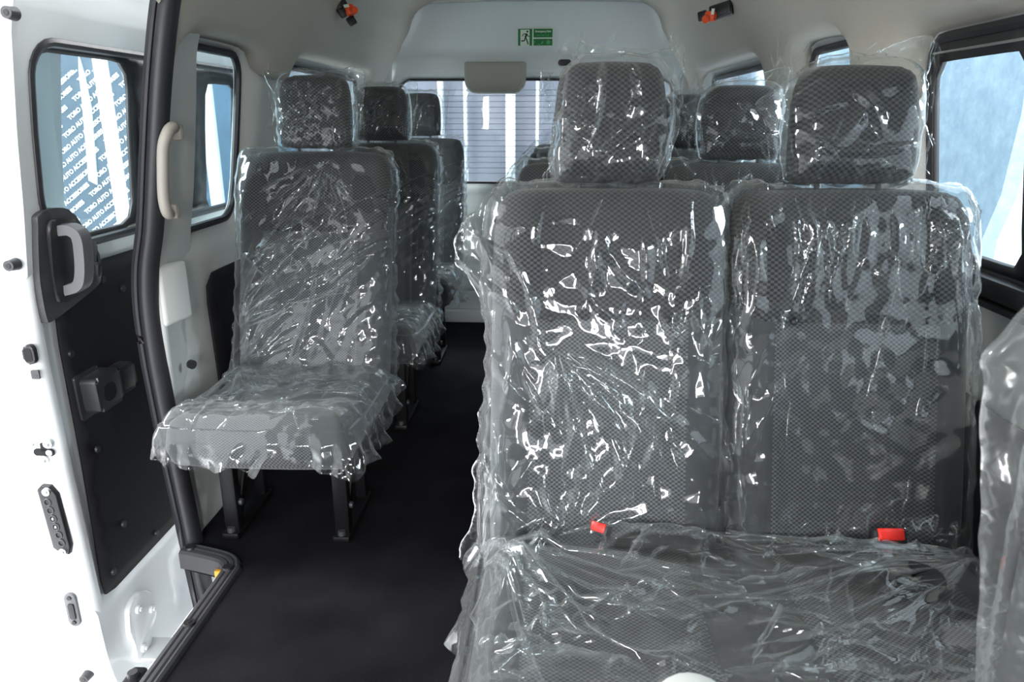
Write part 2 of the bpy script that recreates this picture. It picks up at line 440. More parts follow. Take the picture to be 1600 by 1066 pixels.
# headliner (roof + both sides in one shell) with flared feet on the pillars
def foot(pts): return smooth_poly(pts, 6, False)
LEFT_EDGE = [(.30, 1.345)] + [(1.50, 1.345), (1.66, 1.33), (1.70, 1.30), (1.705, 1.215), (1.76, 1.196), (1.84, 1.205), (1.885, 1.24), (1.905, 1.272), (1.95, 1.276), (2.18, 1.276), (2.235, 1.268), (2.262, 1.235), (2.285, 1.212), (2.36, 1.205), (2.47, 1.205), (2.520, 1.213), (2.55, 1.245), (2.60, 1.277), (2.68, 1.283), (3.45, 1.283), (3.56, 1.278), (3.61, 1.25), (3.635, 1.18), (3.66, 1.13), (3.93, 1.13)]
RIGHT_EDGE = [(3.93, 1.13), (3.66, 1.13), (3.635, 1.18), (3.61, 1.25), (3.56, 1.278), (3.45, 1.283), (2.72, 1.283), (2.62, 1.277), (2.55, 1.245), (2.515, 1.19), (2.49, 1.13), (2.25, 1.13), (2.235, 1.20), (2.22, 1.255), (2.17, 1.276), (2.05, 1.276), (1.945, 1.262), (1.90, 1.22), (1.87, 1.15), (1.86, 1.12), (1.562, 1.12), (1.558, 1.18), (1.548, 1.212), (1.52, 1.226), (1.40, 1.227), (1.0, 1.227), (-.95, 1.227)]
lf = [(.30, 1.345), (-.95, 1.345)][::-1]
oL = [(y, s_of_z(z)) for y, z in smooth_poly([(-.95, 1.345)] + LEFT_EDGE, 4, False)]
oR = [(y, ROOF_L - s_of_z(z)) for y, z in smooth_poly(RIGHT_EDGE, 4, False)]
out_ = oL + oR
V_, F_, _ = tri_fill(out_, .03)
Xr, Zr = roof_pt(V_[:, 1]); nx_, nz_ = roof_nrm(V_[:, 1])
sd = np.where(Xr < 0, sdf_out(np.column_stack([V_[:, 0], Zr]), [W1L, W2]), sdf_out(np.column_stack([V_[:, 0], Zr]), [W1, W2, W0]))
edge_d = dist_poly(V_, resample(out_, .03))
off_ = .048 * sstep(0, .08, sd) + .012 * sstep(0, .03, edge_d) - .004
# shallow transverse swells of the moulded headliner
off_ += .018 * np.exp(-((V_[:, 0] - 2.40) / .16) ** 2) * sstep(1.5, 1.25, Zr) + .018 * np.exp(-((V_[:, 0] - 1.73) / .13) ** 2) * sstep(1.5, 1.25, Zr)
off_ = np.where(Zr > 1.45, np.minimum(off_, .048 + 0 * off_) * (1 - .6 * sstep(1.5, 1.62, Zr)), off_)
hl = link('ceiling', mesh_np('ceiling', np.column_stack([Xr + nx_ * off_, V_[:, 0], Zr + nz_ * off_]), F_), M['headliner'])
so = hl.modifiers.new('s', 'SOLIDIFY'); so.thickness = .012; so.offset = -1
tag(hl, kind='structure')
# outer skin of the van: blocks daylight above the headliner
me = MB().tube([(0, -.95, 0), (0, 4.12, 0)], 1, prof=[(float(x) * 1.02 + .0, float(z) + .03) for x, z in _full[::3]] + [(.90, 1.10), (.845, 1.28), (.66, 1.60), (.3, 1.73), (-.3, 1.73), (-.66, 1.60), (-.845, 1.28), (-.90, 1.10)][0:0], up=(0, 0, 1)) if False else None
sk = np.array(_half[np.linspace(int(len(_half) * .42), len(_half) - 1, 24).astype(int)])
sk = np.vstack([sk * [-1, 1], sk[::-1][1:]])
Vs = []; Fs_ = []
for i, y in enumerate(np.linspace(-.95, 4.10, 12)):
    for x, z in sk: Vs.append((x * 1.035, y, z + .035))
n_ = len(sk)
for i in range(11):
    for k in range(n_ - 1): Fs_.append((i * n_ + k, i * n_ + k + 1, (i + 1) * n_ + k + 1, (i + 1) * n_ + k))
tag(link('roof', mesh_np('roof', Vs, Fs_), M['paint']), kind='structure')

# floor with the step cut out at the door
FL = [(-.69, .30), (-.69, 1.585), (-.855, 1.635), (-.855, 3.95), (.87, 3.95), (.87, .30)]
o = MB().prism(FL, lambda a, b, h: (a, b, h), -.06, 0).build('floor', M['carpet']); tag(o, kind='structure')

# step edging
pth = [(-.845, 1.632, 0), (-.80, 1.622, 0), (-.735, 1.602, 0), (-.706, 1.585, 0), (-.690, 1.560, 0), (-.686, 1.52, 0), (-.686, 1.2, 0), (-.686, .8, 0), (-.686, .45, 0)]
pth = smooth_poly(pth, 5, False)
prof = [(-.026, -.040), (.022, -.040), (.022, .004), (.016, .010), (.008, .012), (.004, .009), (0, .012), (-.006, .012), (-.010, .009), (-.016, .012), (-.022, .008), (-.026, 0)]
o = MB().tube([(x, y, z) for x, y, z in pth], 1, prof=prof).build('floor_edging', M['greyplastic'], ang=25)
edging = tag(o, 'black ribbed plastic edging with screws along the door step of the carpet', 'edging')
def edging_screw(x, y):
    b = MB().cyl((x, y, .010), (x, y, .016), .014, .012, 20).cyl((x, y, .016), (x, y, .0175), .005, .005, 6)
    b.build('screw_cap', M['blackplastic'], edging)
for x, y in ((-.825, 1.628), (-.690, 1.545), (-.686, 1.335), (-.686, 1.12)): edging_screw(x, y)
# face of the step below the edging
o = MB().box((-.699, 1.0, -.14), (.012, 1.10, .20), bev=.003).build('door_sill', M['rubber'])
tag(o, 'black upright face of the door step under the ribbed edging', 'step')
o = MB().box((-.722, 1.57, -.028), (.03, .012, .03), bev=.002).build('warning_tape', M['yellow'])
tag(o, 'small yellow tag under the corner of the black step edging', 'tape')

# ------------------------------------------------------------------ door-frame weatherstrip
ws = [(-.700, 1.66, 1.40), (-.728, 1.66, 1.32), (-.752, 1.66, 1.23), (-.775, 1.66, 1.13), (-.805, 1.66, .98), (-.832, 1.66, .84), (-.858, 1.66, .74), (-.870, 1.66, .64), (-.871, 1.66, .52), (-.868, 1.66, .44), (-.860, 1.66, .28), (-.848, 1.66, .10), (-.843, 1.66, .02), (-.835, 1.655, -.06), (-.82, 1.64, -.14), (-.79, 1.60, -.20)]
ws = smooth_poly(ws, 6, False)
o = MB().tube(ws, 1, up=(0, 1, 0), prof=[(.026, .02), (-.008, .02), (-.009, -.008), (-.004, -.016), (.008, -.020), (.02, -.014), (.026, -.004)]).build('weatherstrip', M['rubber'], ang=50)
strip = tag(o, 'thick black rubber seal running up the rear edge of the sliding door opening', 'rubber seal')
MB().tube([(x - .018, y - .004, z) for x, y, z in ws], .0075, 8).build('outer_lip', M['rubber'], strip)
MB().tube([(x - .030, y + .006, z) for x, y, z in ws], .0045, 8).build('outer_bead', M['rubber'], strip)

# pillar return between seal and wall, moulded step and fixing hole
def pillar_return():
    zs = np.linspace(-.06, 1.34, 40); V = []; Fq = []
    for z in zs:
        p = P(z); xin = np.interp(z, [0, .3, .6, .75, 1.0, 1.2, 1.34], [.835, .85, .842, .84, .80, .755, .73])
        for x, y in ((xin + .03, 1.685), (xin + .018, 1.676), (xin + .004, 1.674), (xin - .003, 1.683), (xin - .001, 1.70), (xin + .018, 1.78), (p - .040, 1.85), (p - .03, 1.92)):
            V.append((-x, y, z))
    n = 8
    for i in range(len(zs) - 1):
        for k in range(n - 1): Fq.append((i * n + k, i * n + k + 1, (i + 1) * n + k + 1, (i + 1) * n + k))
    return mesh_np('trim_1', V, Fq)
o = link('trim_1', pillar_return(), M['trimwhite']); tag(o, kind='structure')

# black lower side boards
def side_board(name, side, y0, y1, z0, z1, r=.05):
    V, Fs, _ = tri_fill(rrect(y0, z0, y1, z1, r), .05)
    o = link(name, mesh_np(name, np.column_stack([side * (P(V[:, 1]) - .050), V]), Fs if side < 0 else Fs[:, ::-1]), M['blackpanel'])
    s = o.modifiers.new('s', 'SOLIDIFY'); s.thickness = .006; s.offset = 1 
    return o
tag(side_board('side_board', -1, 1.955, 3.80, .03, .665), 'black lining board low on the left wall behind the single seats', 'lining board')
tag(side_board('side_board', 1, .2, 3.80, .03, .60), 'black lining board low on the right wall beside the double seats', 'lining board')

# ------------------------------------------------------------------ rear hatch
YH = 4.0
ARCH = smooth_poly([(-.72, .05), (-.735, .6), (-.735, 1.0), (-.733, 1.25), (-.715, 1.42), (-.665, 1.555), (-.58, 1.617), (-.3, 1.632), (0, 1.635), (.3, 1.632), (.58, 1.617), (.665, 1.555), (.715, 1.42), (.733, 1.25), (.735, 1.0), (.735, .6), (.72, .05)], 6, False)
RW = rrect(-.700, .752, .700, 1.270, .06)
V_, F_, _ = tri_fill(smooth_poly([(-.80, .0), (-.80, .6), (-.80, 1.3), (-.72, 1.52), (-.60, 1.66), (-.3, 1.70), (.3, 1.70), (.60, 1.66), (.72, 1.52), (.80, 1.3), (.80, .6), (.80, 0)], 4, False), .025, [RW])
dw = sdf_out(V_, [RW])
x_, z_ = V_[:, 0], V_[:, 1]
yy = YH - .030 * sstep(.004, .028, dw) + .018 * sstep(.05, .065, dw)                      # raised frame round the glass
up_poly = smooth_poly([(-.655, 1.40), (-.60, 1.385), (.60, 1.385), (.655, 1.40), (.67, 1.46), (.62, 1.58), (.5, 1.70), (-.5, 1.70), (-.62, 1.58), (-.67, 1.46)], 4)
du = sdf_out(V_, [up_poly])
yy += .038 * sstep(.012, -.014, du)                                                        # recessed upper field
yy -= .03 * sstep(.62, .58, z_) * (z_ < .75) + .025 * sstep(.30, .27, z_) - .05 * sstep(.17, .14, z_)
h_ = link('door_2', mesh_np('door_2', np.column_stack([x_, yy, z_]), F_), M['hatch'])
so = h_.modifiers.new('s', 'SOLIDIFY'); so.thickness = .02; so.offset = -1
hatch = tag(h_, kind='structure')
pts = [(x, YH - .004, z) for x, z in resample(RW, .02)]
w6 = tag(MB().tube(pts, .007, 8, True, up=(0, -1, 0)).build('window_6', M['rubber']), kind='structure')
V_, F_, _ = tri_fill(RW, .08)
link('glass_pane', mesh_np('glass_pane', np.column_stack([V_[:, 0], np.full(len(V_), YH + .006), V_[:, 1]]), F_), M['rearglass'], w6)
b = MB()
for k in range(16):
    z = .80 + k * .028
    b.tube([(-.68, YH + .003, z), (.68, YH + .003, z)], .0011, 5)
b.build('defroster_wires', M['wire'], w6)
# body frame round the hatch
arch_in = ARCH; V = []; Fq = []
for x, z in arch_in:
    n = np.array([x * .9, (z - .9) if z > .9 else 0]); n = n / (np.hypot(*n) + 1e-9)
    for k, (e, y) in enumerate(((.12, 3.90), (.055, 3.905), (.040, 3.90), (.012, 3.905), (0, 3.915), (0, 3.965), (.05, 3.97))):
        V.append((x + n[0] * e, y, z + n[1] * e))
for i in range(len(arch_in) - 1):
    for k in range(6): Fq.append((i * 7 + k, i * 7 + k + 1, (i + 1) * 7 + k + 1, (i + 1) * 7 + k))
tag(link('trim_2', mesh_np('trim_2', V, Fq), M['trimwhite']), kind='structure')
o = MB().box((0, 3.93, .035), (1.50, .07, .07), bev=.012).box((0, 3.95, .12), (1.48, .05, .10), bev=.012).build('trim_3', M['hatch']); tag(o, kind='structure')

# brake-light box on the hatch
bx = [(-.353, 1.345), (-.345, 1.352), (-.052, 1.352), (-.044, 1.345), (-.044, 1.255), (-.052, 1.233), (-.075, 1.208), (-.10, 1.200), (-.297, 1.200), (-.322, 1.208), (-.345, 1.233), (-.353, 1.255)]
o = MB().prism(bx, lambda a, b, h: (a, h, b), YH - .02, YH - .085, bev=.014, seg=3).build('light_housing', M['boxgrey'])
tag(o, 'warm grey rounded housing over the top edge of the rear window', 'light housing')
MB().prism([(a * .86 - .028, 1.276 + (b - 1.276) * .80) for a, b in bx], lambda a, b, h: (a, h, b), YH - .084, YH - .089, bev=.003).build('cover', M['boxgrey'], o)
o = MB().prism(rrect(.118, 1.335, .185, 1.365, .0149, 6), lambda a, b, h: (a, h, b), YH - .002, YH - .03, bev=.005).build('hatch_latch', M['blackplastic'])
tag(o, 'black oval latch knob beside the grey housing on the rear hatch', 'latch')

# exit sign
sg = empty('exit_sign', (0, 0, 0))
tag(sg, 'green emergency exit sign with running man on the upper rear hatch', 'sign')
yS = YH + .004
def flat(name, polys, mat, y, parent):
    b = MB()
    for p in polys: b.prism(p, lambda a, b_, h: (a, h, b_), y + .0006, y)
    return b.build(name, mat, parent, ang=20)
X0, X1, Z0, Z1 = -.086, .088, 1.433, 1.512
flat('backing', [[(X0 - .003, Z0 - .003), (X1 + .003, Z0 - .003), (X1 + .003, Z1 + .003), (X0 - .003, Z1 + .003)]], M['stickerwhite'], yS, sg)
def R(x0, z0, x1, z1): return [(x0, z0), (x1, z0), (x1, z1), (x0, z1)]
flat('pictogram_frame', [R(X0, Z0, X0 + .012, Z1), R(X0 + .058, Z0, X0 + .072, Z1), R(X0, Z1 - .004, X0 + .072, Z1)], M['green'], yS - .0007, sg)
def limb(p, w):
    p = [Vector((a, b, 0)) for a, b in p]; L_, R_ = [], []
    for i, q in enumerate(p):
        t = (p[min(i + 1, len(p) - 1)] - p[max(i - 1, 0)]).normalized(); n = Vector((-t.y, t.x, 0)) * w / 2
        L_.append((q.x + n.x, q.y + n.y)); R_.append((q.x - n.x, q.y - n.y))
    return L_ + R_[::-1]
cx, cz = X0 + .038, Z0 + .04
man = [[(cx + .009 + .005 * math.cos(a), cz + .026 + .005 * math.sin(a)) for a in np.linspace(0, 2 * PI, 14)[:-1]],
       limb([(cx + .006, cz + .017), (cx - .001, cz - .003)], .010), limb([(cx + .004, cz + .016), (cx - .009, cz + .015), (cx - .017, cz + .005)], .004),
       limb([(cx + .007, cz + .014), (cx + .013, cz + .004), (cx + .021, cz + .003)], .004),
       limb([(cx, cz - .003), (cx + .008, cz - .017), (cx + .013, cz - .034)], .006), limb([(cx - .002, cz - .004), (cx - .006, cz - .017), (cx - .022, cz - .018)], .006)]
flat('running_man', man, M['signblack'], yS - .0008, sg)
flat('text_panel', [R(X0 + .078, Z0 + .038, X1, Z1)], M['green'], yS - .0007, sg)
flat('icon_panel', [R(X0 + .078, Z0, X1, Z0 + .032)], M['green'], yS - .0007, sg)
def text_obj(name, body, size, loc, rot, mat, parent=None, ex=.0002, align='CENTER', bold=0.0, spacing=1.0):
    c = bpy.data.curves.new(name, 'FONT'); c.body = body; c.size = size; c.align_x = align; c.align_y = 'CENTER'; c.extrude = ex; c.offset = bold
    c.space_line = spacing
    o = bpy.data.objects.new(name, c); COL.objects.link(o); o.location = loc; o.rotation_euler = rot
    c.materials.append(mat)
    if parent is not None: o.parent = parent
    return o
_t = text_obj('lettering', 'Emergency Exit', .0125, (0, 0, 0), (0, 0, 0), M['stickerwhite'], None, bold=.0003)
bpy.context.view_layer.update()
_m = bpy.data.meshes.new_from_object(_t.evaluated_get(bpy.context.evaluated_depsgraph_get())); bpy.data.objects.remove(_t)
link('lettering', _m, M['stickerwhite'], sg, ((X0 + .078 + X1) / 2, yS - .0010, Z1 - .0125), (PI / 2, 0, 0))
sq = []
for k, (a, w) in enumerate(((.016, .010), (.030, .006), (.040, .013), (.058, .008), (.070, .006))):
    xx = X0 + .078 + a; sq.append(limb([(xx, Z0 + .049), (xx + w * .5, Z0 + .047 + .003 * (k % 2)), (xx + w, Z0 + .050)], .0028))
flat('script_line', sq, M['greenlight'], yS - .0010, sg)
ic = [limb([(X0 + .084, Z0 + .006), (X0 + .083, Z0 + .016), (X0 + .087, Z0 + .024)], .003), limb([(X0 + .118, Z0 + .008), (X0 + .128, Z0 + .02)], .006), limb([(X0 + .100, Z0 + .006), (X0 + .112, Z0 + .006)], .003),
      [(X0 + .153 + .010 * math.cos(a), Z0 + .016 + .010 * math.sin(a)) for a in np.linspace(0, 2 * PI, 20)[:-1]]]
flat('icons', ic, M['greenlight'], yS - .0010, sg)

# belt tongues clipped to the headliner
def roof_clip(loc, rot, label):
    r = empty('belt_buckle', loc, rot); tag(r, label, 'belt buckle', 'belt buckles clipped to the headliner')
    MB().box((0, -.012, 0), (.045, .022, .075), bev=.006).box((0, -.026, .012), (.034, .012, .046), bev=.004).build('bracket', M['blackplastic'], r)
    MB().box((.012, -.030, -.030), (.030, .030, .036), rot=(0, .3, 0), bev=.008).cyl((.018, -.040, -.038), (.022, -.052, -.042), .013, .012, 18).build('release_button', M['orange'], r)
    MB().box((.004, -.046, -.016), (.018, .002, .010), rot=(0, .3, 0)).build('sticker', M['stickerwhite'], r)
    MB().box((.0, -.02, -.06), (.03, .012, .03), bev=.004).build('tongue', M['blackplastic'], r)
    return r
roof_clip((-.648, 2.76, 1.452), (-.25, -.5, .55), 'black and orange belt buckle clipped to the left side of the headliner')
roof_clip((.640, 2.62, 1.412), (-.2, 1.35, -.75), 'black and orange belt buckle clipped to the right side of the headliner')
# overhead duct at the upper right corner
o = MB().box((.745, .80, 1.262), (.11, .60, .085), bev=.035, seg=5).build('overhead_duct', M['beige'])
tag(o, 'cream rounded overhead duct under the right edge of the headliner', 'duct')

# grab handle on the left pillar
gh = [(-.775, 1.690, 1.055), (-.770, 1.672, 1.062), (-.772, 1.650, 1.052), (-.782, 1.640, 1.02), (-.790, 1.638, .965), (-.797, 1.640, .91), (-.800, 1.650, .878), (-.806, 1.672, .868), (-.812, 1.69, .876)]
gh = smooth_poly(gh, 6, False)
o = MB().tube([(x + .022, y - .003, z) for x, y, z in gh], .0125, 12, up=(0, 1, .01)).box((-.752, 1.685, 1.05), (.034, .02, .036), bev=.008).box((-.785, 1.685, .873), (.034, .02, .036), bev=.008).build('grab_handle', M['beige'])
tag(o, 'beige curved grab handle on the white pillar beside the black seal', 'grab handle')
# moulded lock cover + hole on the pillar
o = MB().box((-.838, 1.735, .665), (.026, .11, .15), rot=(0, 0, -.15), bev=.011, seg=3).build('pillar_cover', M['trimwhite'])
tag(o, 'white moulded cover on the pillar below the beige grab handle', 'cover')
o = MB().cyl((-.822, 1.757, .47), (-.830, 1.762, .47), .012, .012, 16).build('hole_plug', M['blackplastic'])
tag(o, 'small black plug hole in the white pillar beside the front single seat', 'plug')

# ------------------------------------------------------------------ sliding door
DO = .100
def XD(z):  # inner sheet of the door
    return -(np.interp(z, [-.40, -.34, -.1, .3, .6, .75, .9, 1.05, 1.25, 1.40, 1.56], [.872, .875, .883, .895, .905, .900, .882, .868, .842, .80, .725]) + DO)
DW = rrect(1.520, .798, 2.62, 1.232, [.13, .06, .06, .075], 8)
DOUT = smooth_poly([(1.49, 1.54), (1.475, 1.33), (1.468, 1.0), (1.462, .7), (1.458, .3), (1.458, -.05), (1.462, -.22), (1.485, -.315), (1.54, -.345), (1.62, -.350)], 5, False) + [(2.68, -.350), (2.68, 1.54)]
V_, F_, _ = tri_fill(DOUT, .03, [DW])
dd = sdf_out(V_, [DW])
xo = XD(V_[:, 1])
xo = xo - .014 * sstep(1.315, 1.33, V_[:, 1])
xo = xo - .020 * sstep(.752, .738, V_[:, 1]) * sstep(-.055, -.04, V_[:, 1])
xo = xo - .018 * sstep(-.12, -.15, V_[:, 1]) * sstep(1.78, 1.82, V_[:, 0]) * sstep(-.31, -.28, V_[:, 1])
V3 = np.column_stack([xo, V_]); me = mesh_np('door_1', V3, F_)
# front edge and outer skin as part of the same body
zs = np.linspace(-.35, 1.54, 50); base = len(V3); VV = [tuple(v) for v in V3]; FF = [tuple(f) for f in F_]
def yfront(z): return np.interp(z, [-.350, -.345, -.315, -.22, -.05, .3, .7, 1.0, 1.33, 1.54], [1.60, 1.54, 1.485, 1.462, 1.458, 1.458, 1.462, 1.468, 1.475, 1.49])
sec = [(.004, .03), (.000, .012), (.006, -.001), (.020, -.008), (.050, -.010), (.085, -.011), (.108, -.012), (.116, -.018), (.124, -.024), (.131, -.018), (.131, .3), (.128, 1.2)]
for z in zs:
    w = np.interp(z, [-.35, .0, .6, .9, 1.33], [.95, 1, .95, .85, .75])
    for e, y in sec: VV.append((XD(z) - e * w, yfront(z) + y, z))
n = len(sec)
for i in range(len(zs) - 1):
    for k in range(n - 1):
        if k == 10 and .78 < (zs[i] + zs[i + 1]) / 2 < 1.235: continue   # glass opening in the outer skin
        FF.append((base + i * n + k, base + (i + 1) * n + k, base + (i + 1) * n + k + 1, base + i * n + k + 1))
k0 = base; FF.append([k0 + k for k in range(n)])
door = link('door_1', mesh_np('door_1', VV, FF), M['paint']); tag(door, kind='structure')
# door window: black surround, sliding divider, panes
H = resample(DW, .02)
MB().tube([(float(XD(z)) - .004, y, z) for y, z in H], .011, 8, True, up=(-1, 0, .01)).build('window_seal', M['rubber'], door)
V_, F_, _ = tri_fill(DW, .04, [rrect(1.540, .816, 1.925, 1.214, [.12, .05, .055, .06], 8), rrect(2.03, .80, 2.26, 1.165, .045), rrect(2.35, .80, 2.57, 1.185, .03)])
o = link('window_frame', mesh_np('window_frame', np.column_stack([XD(V_[:, 1]) - .030, V_]), F_), M['blackplastic'], door)
s_ = o.modifiers.new('s', 'SOLIDIFY'); s_.thickness = .012; s_.offset = 0
V_, F_, _ = tri_fill(DW, .06)
link('glass_pane', mesh_np('glass_pane', np.column_stack([XD(V_[:, 1]) - .038, V_]), F_), M['doorglass'], door)
MB().box((float(XD(1.0)) - .012, 1.985, 1.01), (.018, .05, .40), rot=(0, -.13, 0), bev=.006).build('sash_bar', M['blackplastic'], door)
MB().box((float(XD(.92)) - .015, 2.07, .92), (.02, .025, .06), bev=.006).build('sash_catch', M['greyplastic'], door)
# black lining board of the door
BP = smooth_poly([(1.545, .748), (1.535, .60), (1.522, .30), (1.505, .05), (1.50, -.035), (1.515, -.055)], 4, False) + [(1.60, -.055), (2.66, -.05), (2.66, .748)]
V_, F_, _ = tri_fill(BP, .04)
o = link('lining_board', mesh_np('lining_board', np.column_stack([XD(V_[:, 1]) - .004, V_]), F_), M['blackpanel'], door)
s_ = o.modifiers.new('s', 'SOLIDIFY'); s_.thickness = .006; s_.offset = 0
for y, z in ((1.56, .56), (1.58, .31), (1.62, .08), (1.75, -.025), (1.545, -.01), (1.72, .70), (1.80, .66)):
    x = float(XD(z)); MB().cyl((x - .004, y, z), (x + .004, y, z), .010, .008, 14).build('board_clip', M['blackplastic'], door)
# inner handle assembly
hp = empty('handle_assembly'); hp.parent = door
def dn(y, z, h): return (float(XD(z)) + h, y, z)
def dh(y, z, h): return dn(y - .052, .776 + (z - .762) * .78, h)
def dp_(y, z, h): return dn(y - .062, z + .012, h)
plate = smooth_poly([(1.545, .905), (1.60, .915), (1.655, .895), (1.70, .83), (1.745, .765), (1.752, .70), (1.742, .668), (1.70, .648), (1.56, .608), (1.535, .622), (1.532, .75), (1.538, .87)], 5)
MB().prism(plate, dh, -.006, .014, bev=.006).build('handle_plate', M['greyplastic'], hp)
MB().prism(smooth_poly([(1.565, .875), (1.60, .882), (1.655, .872), (1.668, .80), (1.672, .70), (1.655, .665), (1.60, .650), (1.57, .66), (1.562, .76)], 5), dh, .010, .024, bev=.008).build('handle_bezel', M['blackplastic'], hp)
hl_pts = smooth_poly([(1.600, .853, .022), (1.602, .855, .045), (1.605, .835, .062), (1.606, .78, .066), (1.606, .725, .064), (1.606, .695, .052), (1.604, .682, .022)], 5, False)
lv = MB().tube([dh(y, z, h) for y, z, h in hl_pts], 1, up=(0, 1, 0), prof=[(-.011, -.018), (.011, -.018), (.013, 0), (.011, .018), (-.011, .018), (-.013, 0)])
lv.build('pull_handle', M['handlegrey'], hp)
MB().prism(rrect(1.685, .690, 1.735, .80, .02), dh, .010, .018, bev=.004).build('lock_recess', M['blackplastic'], hp)
MB().prism(rrect(1.705, .692, 1.722, .735, .006), dh, .016, .032, bev=.004).build('lock_lever', M['greyplastic'], hp)
# cup shaped latch pocket
pk = empty('latch_pocket'); pk.parent = door
MB().prism(rrect(1.605, .385, 1.70, .495, .008), dp_, 0, .006, bev=.002).build('pocket_flange', M['blackplastic'], pk)
MB().prism(rrect(1.62, .40, 1.72, .485, .012), dp_, .004, .045, bev=.010).prism(rrect(1.72, .405, 1.80, .475, .012), dp_, .002, .035, bev=.012).build('pocket_body', M['blackplastic'], pk)
MB().prism(rrect(1.64, .418, 1.69, .462, .02), dp_, .045, .047).build('pocket_recess', M['blackpanel'], pk)
# fittings on the front edge of the door
def on_edge(x, z, h): return (x, float(yfront(z)) - .011 - h, z)
def bolt(x, z, r=.011, mat='dullsteel', name='bolt'):
    MB().cyl(on_edge(x, z, -.002), on_edge(x, z, .004), r, r * .95, 20).cyl(on_edge(x, z, .004), on_edge(x, z, .010), r * .62, r * .5, 6).build(name, M[mat], door)
for x, z in ((-1.050, .385), (-1.015, .385), (-1.030, .345)): bolt(x, z)
def bumper(x, z, r=.013):
    MB().cyl(on_edge(x, z, -.002), on_edge(x, z, .022), r, r * .85, 20).build('rubber_bumper', M['greyplastic'], door)
    MB().cyl(on_edge(x, z, .022), on_edge(x, z, .023), r * .45, r * .4, 14).build('bumper_screw', M['blackplastic'], door)
for x, z in ((-1.036, -.246), (-1.012, .79), (-.925, 1.270)): bumper(x, z)
MB().prism(rrect(-1.027, .573, -1.001, .617, .0125), lambda a, b, h: on_edge(a, b, h), -.001, .010, bev=.004).build('door_switch', M['blackplastic'], door)
MB().prism(rrect(-1.023, .580, -1.006, .610, .006), lambda a, b, h: on_edge(a, b, h), .009, .0112).build('switch_recess', M['blackpanel'], door)
MB().prism(rrect(-1.022, .538, -1.004, .558, .002), lambda a, b, h: on_edge(a, b, h), -.001, .003).prism(rrect(-1.018, .545, -1.008, .547, .0005), lambda a, b, h: on_edge(a, b, h), .003, .004).build('edge_label', M['greyplastic'], door)
MB().prism(rrect(-1.052, .355, -1.004, .372, .008), lambda a, b, h: on_edge(a, b, h), -.001, .0015).prism(rrect(-1.034, .365, -1.022, .386, .003), lambda a, b, h: on_edge(a, b, h), -.001, .0015).build('latch_slot', M['blackpanel'], door)
MB().prism(rrect(-1.022, .357, -1.008, .370, .006), lambda a, b, h: on_edge(a, b, h), .0015, .004).build('latch_pawl', M['dullsteel'], door)
lt = empty('contact_block'); lt.parent = door
lp = [(-1.055, .275), (-1.045, .285), (-1.025, .283), (-1.012, .262), (-1.004, .13), (-1.010, .108), (-1.030, .112), (-1.045, .125)]
MB().prism(lp, lambda a, b, h: on_edge(a, b, h), -.002, .012, bev=.004).build('block_body', M['blackplastic'], lt)
for k in range(6):
    z = .245 - k * .021; x = -1.034 + k * .0028
    MB().tube([on_edge(x + .0075 * math.cos(a), z + .0085 * math.sin(a), .013) for a in np.linspace(0, 2 * PI, 13)[:-1]], .0016, 6, True, up=(0, 1, 0)).build('contact_ring', M['greyplastic'], lt)
for k in (2, 3):
    MB().sphere(on_edge(-1.034 + k * .0028, .245 - k * .021, .013), (.0035, .0035, .0035)).build('contact_pin', M['steel'], lt)
for x, z in ((-1.031, .272), (-1.020, .118)):
    MB().cyl(on_edge(x, z, .010), on_edge(x, z, .017), .010, .009, 20).cyl(on_edge(x, z, .017), on_edge(x, z, .019), .005, .004, 6).build('block_screw', M['steel'], lt)
st = empty('striker_plate'); st.parent = door
MB().prism(rrect(-1.048, -.095, -1.020, -.002, .0139, 8), lambda a, b, h: on_edge(a, b, h), -.001, .006, bev=.002).build('plate', M['handlegrey'], st)
MB().prism(rrect(-1.040, -.072, -1.026, -.030, .003), lambda a, b, h: on_edge(a, b, h), .005, .010, bev=.002).build('striker', M['blackplastic'], st)
for z in (-.014, -.083): MB().cyl(on_edge(-1.034, z, .004), on_edge(-1.034, z, .009), .006, .005, 14).build('plate_screw', M['blackplastic'], st)
# lower hinge bracket
hb = empty('roller_bracket'); hb.parent = door
br = smooth_poly([(1.56, -.125), (1.60, -.115), (1.645, -.135), (1.665, -.18), (1.66, -.225), (1.63, -.25), (1.60, -.29), (1.565, -.30), (1.545, -.27), (1.555, -.235), (1.54, -.20), (1.548, -.15)], 4)
MB().prism(br, dn, 0, .014, bev=.005).build('bracket_plate', M['paint'], hb)
for y, z in ((1.585, -.15), (1.64, -.19), (1.575, -.262)): MB().cyl(dn(y, z, .012), dn(y, z, .022), .012, .011, 18).cyl(dn(y, z, .022), dn(y, z, .026), .006, .005, 6).build('bracket_bolt', M['paint'], hb)
MB().box((float(XD(-.27)) + .055, 1.60, -.285), (.11, .085, .008), bev=.003).box((float(XD(-.27)) + .108, 1.60, -.315), (.006, .085, .06), bev=.002).build('bracket_arm', M['paint'], hb)

# black roller rail piece beside the step (bottom left corner)
rr = empty('lower_rail'); tag(rr, 'black lower roller rail with bolts outside the step edging', 'rail')
MB().box((-.742, 1.05, -.030), (.034, .36, .035), bev=.008).build('rail_body', M['blackplastic'], rr)
for y in (1.20, 1.13, 1.06): MB().cyl((-.742, y, -.015), (-.742, y, -.003), .012, .010, 14).build('rail_bolt', M['greyplastic'], rr)

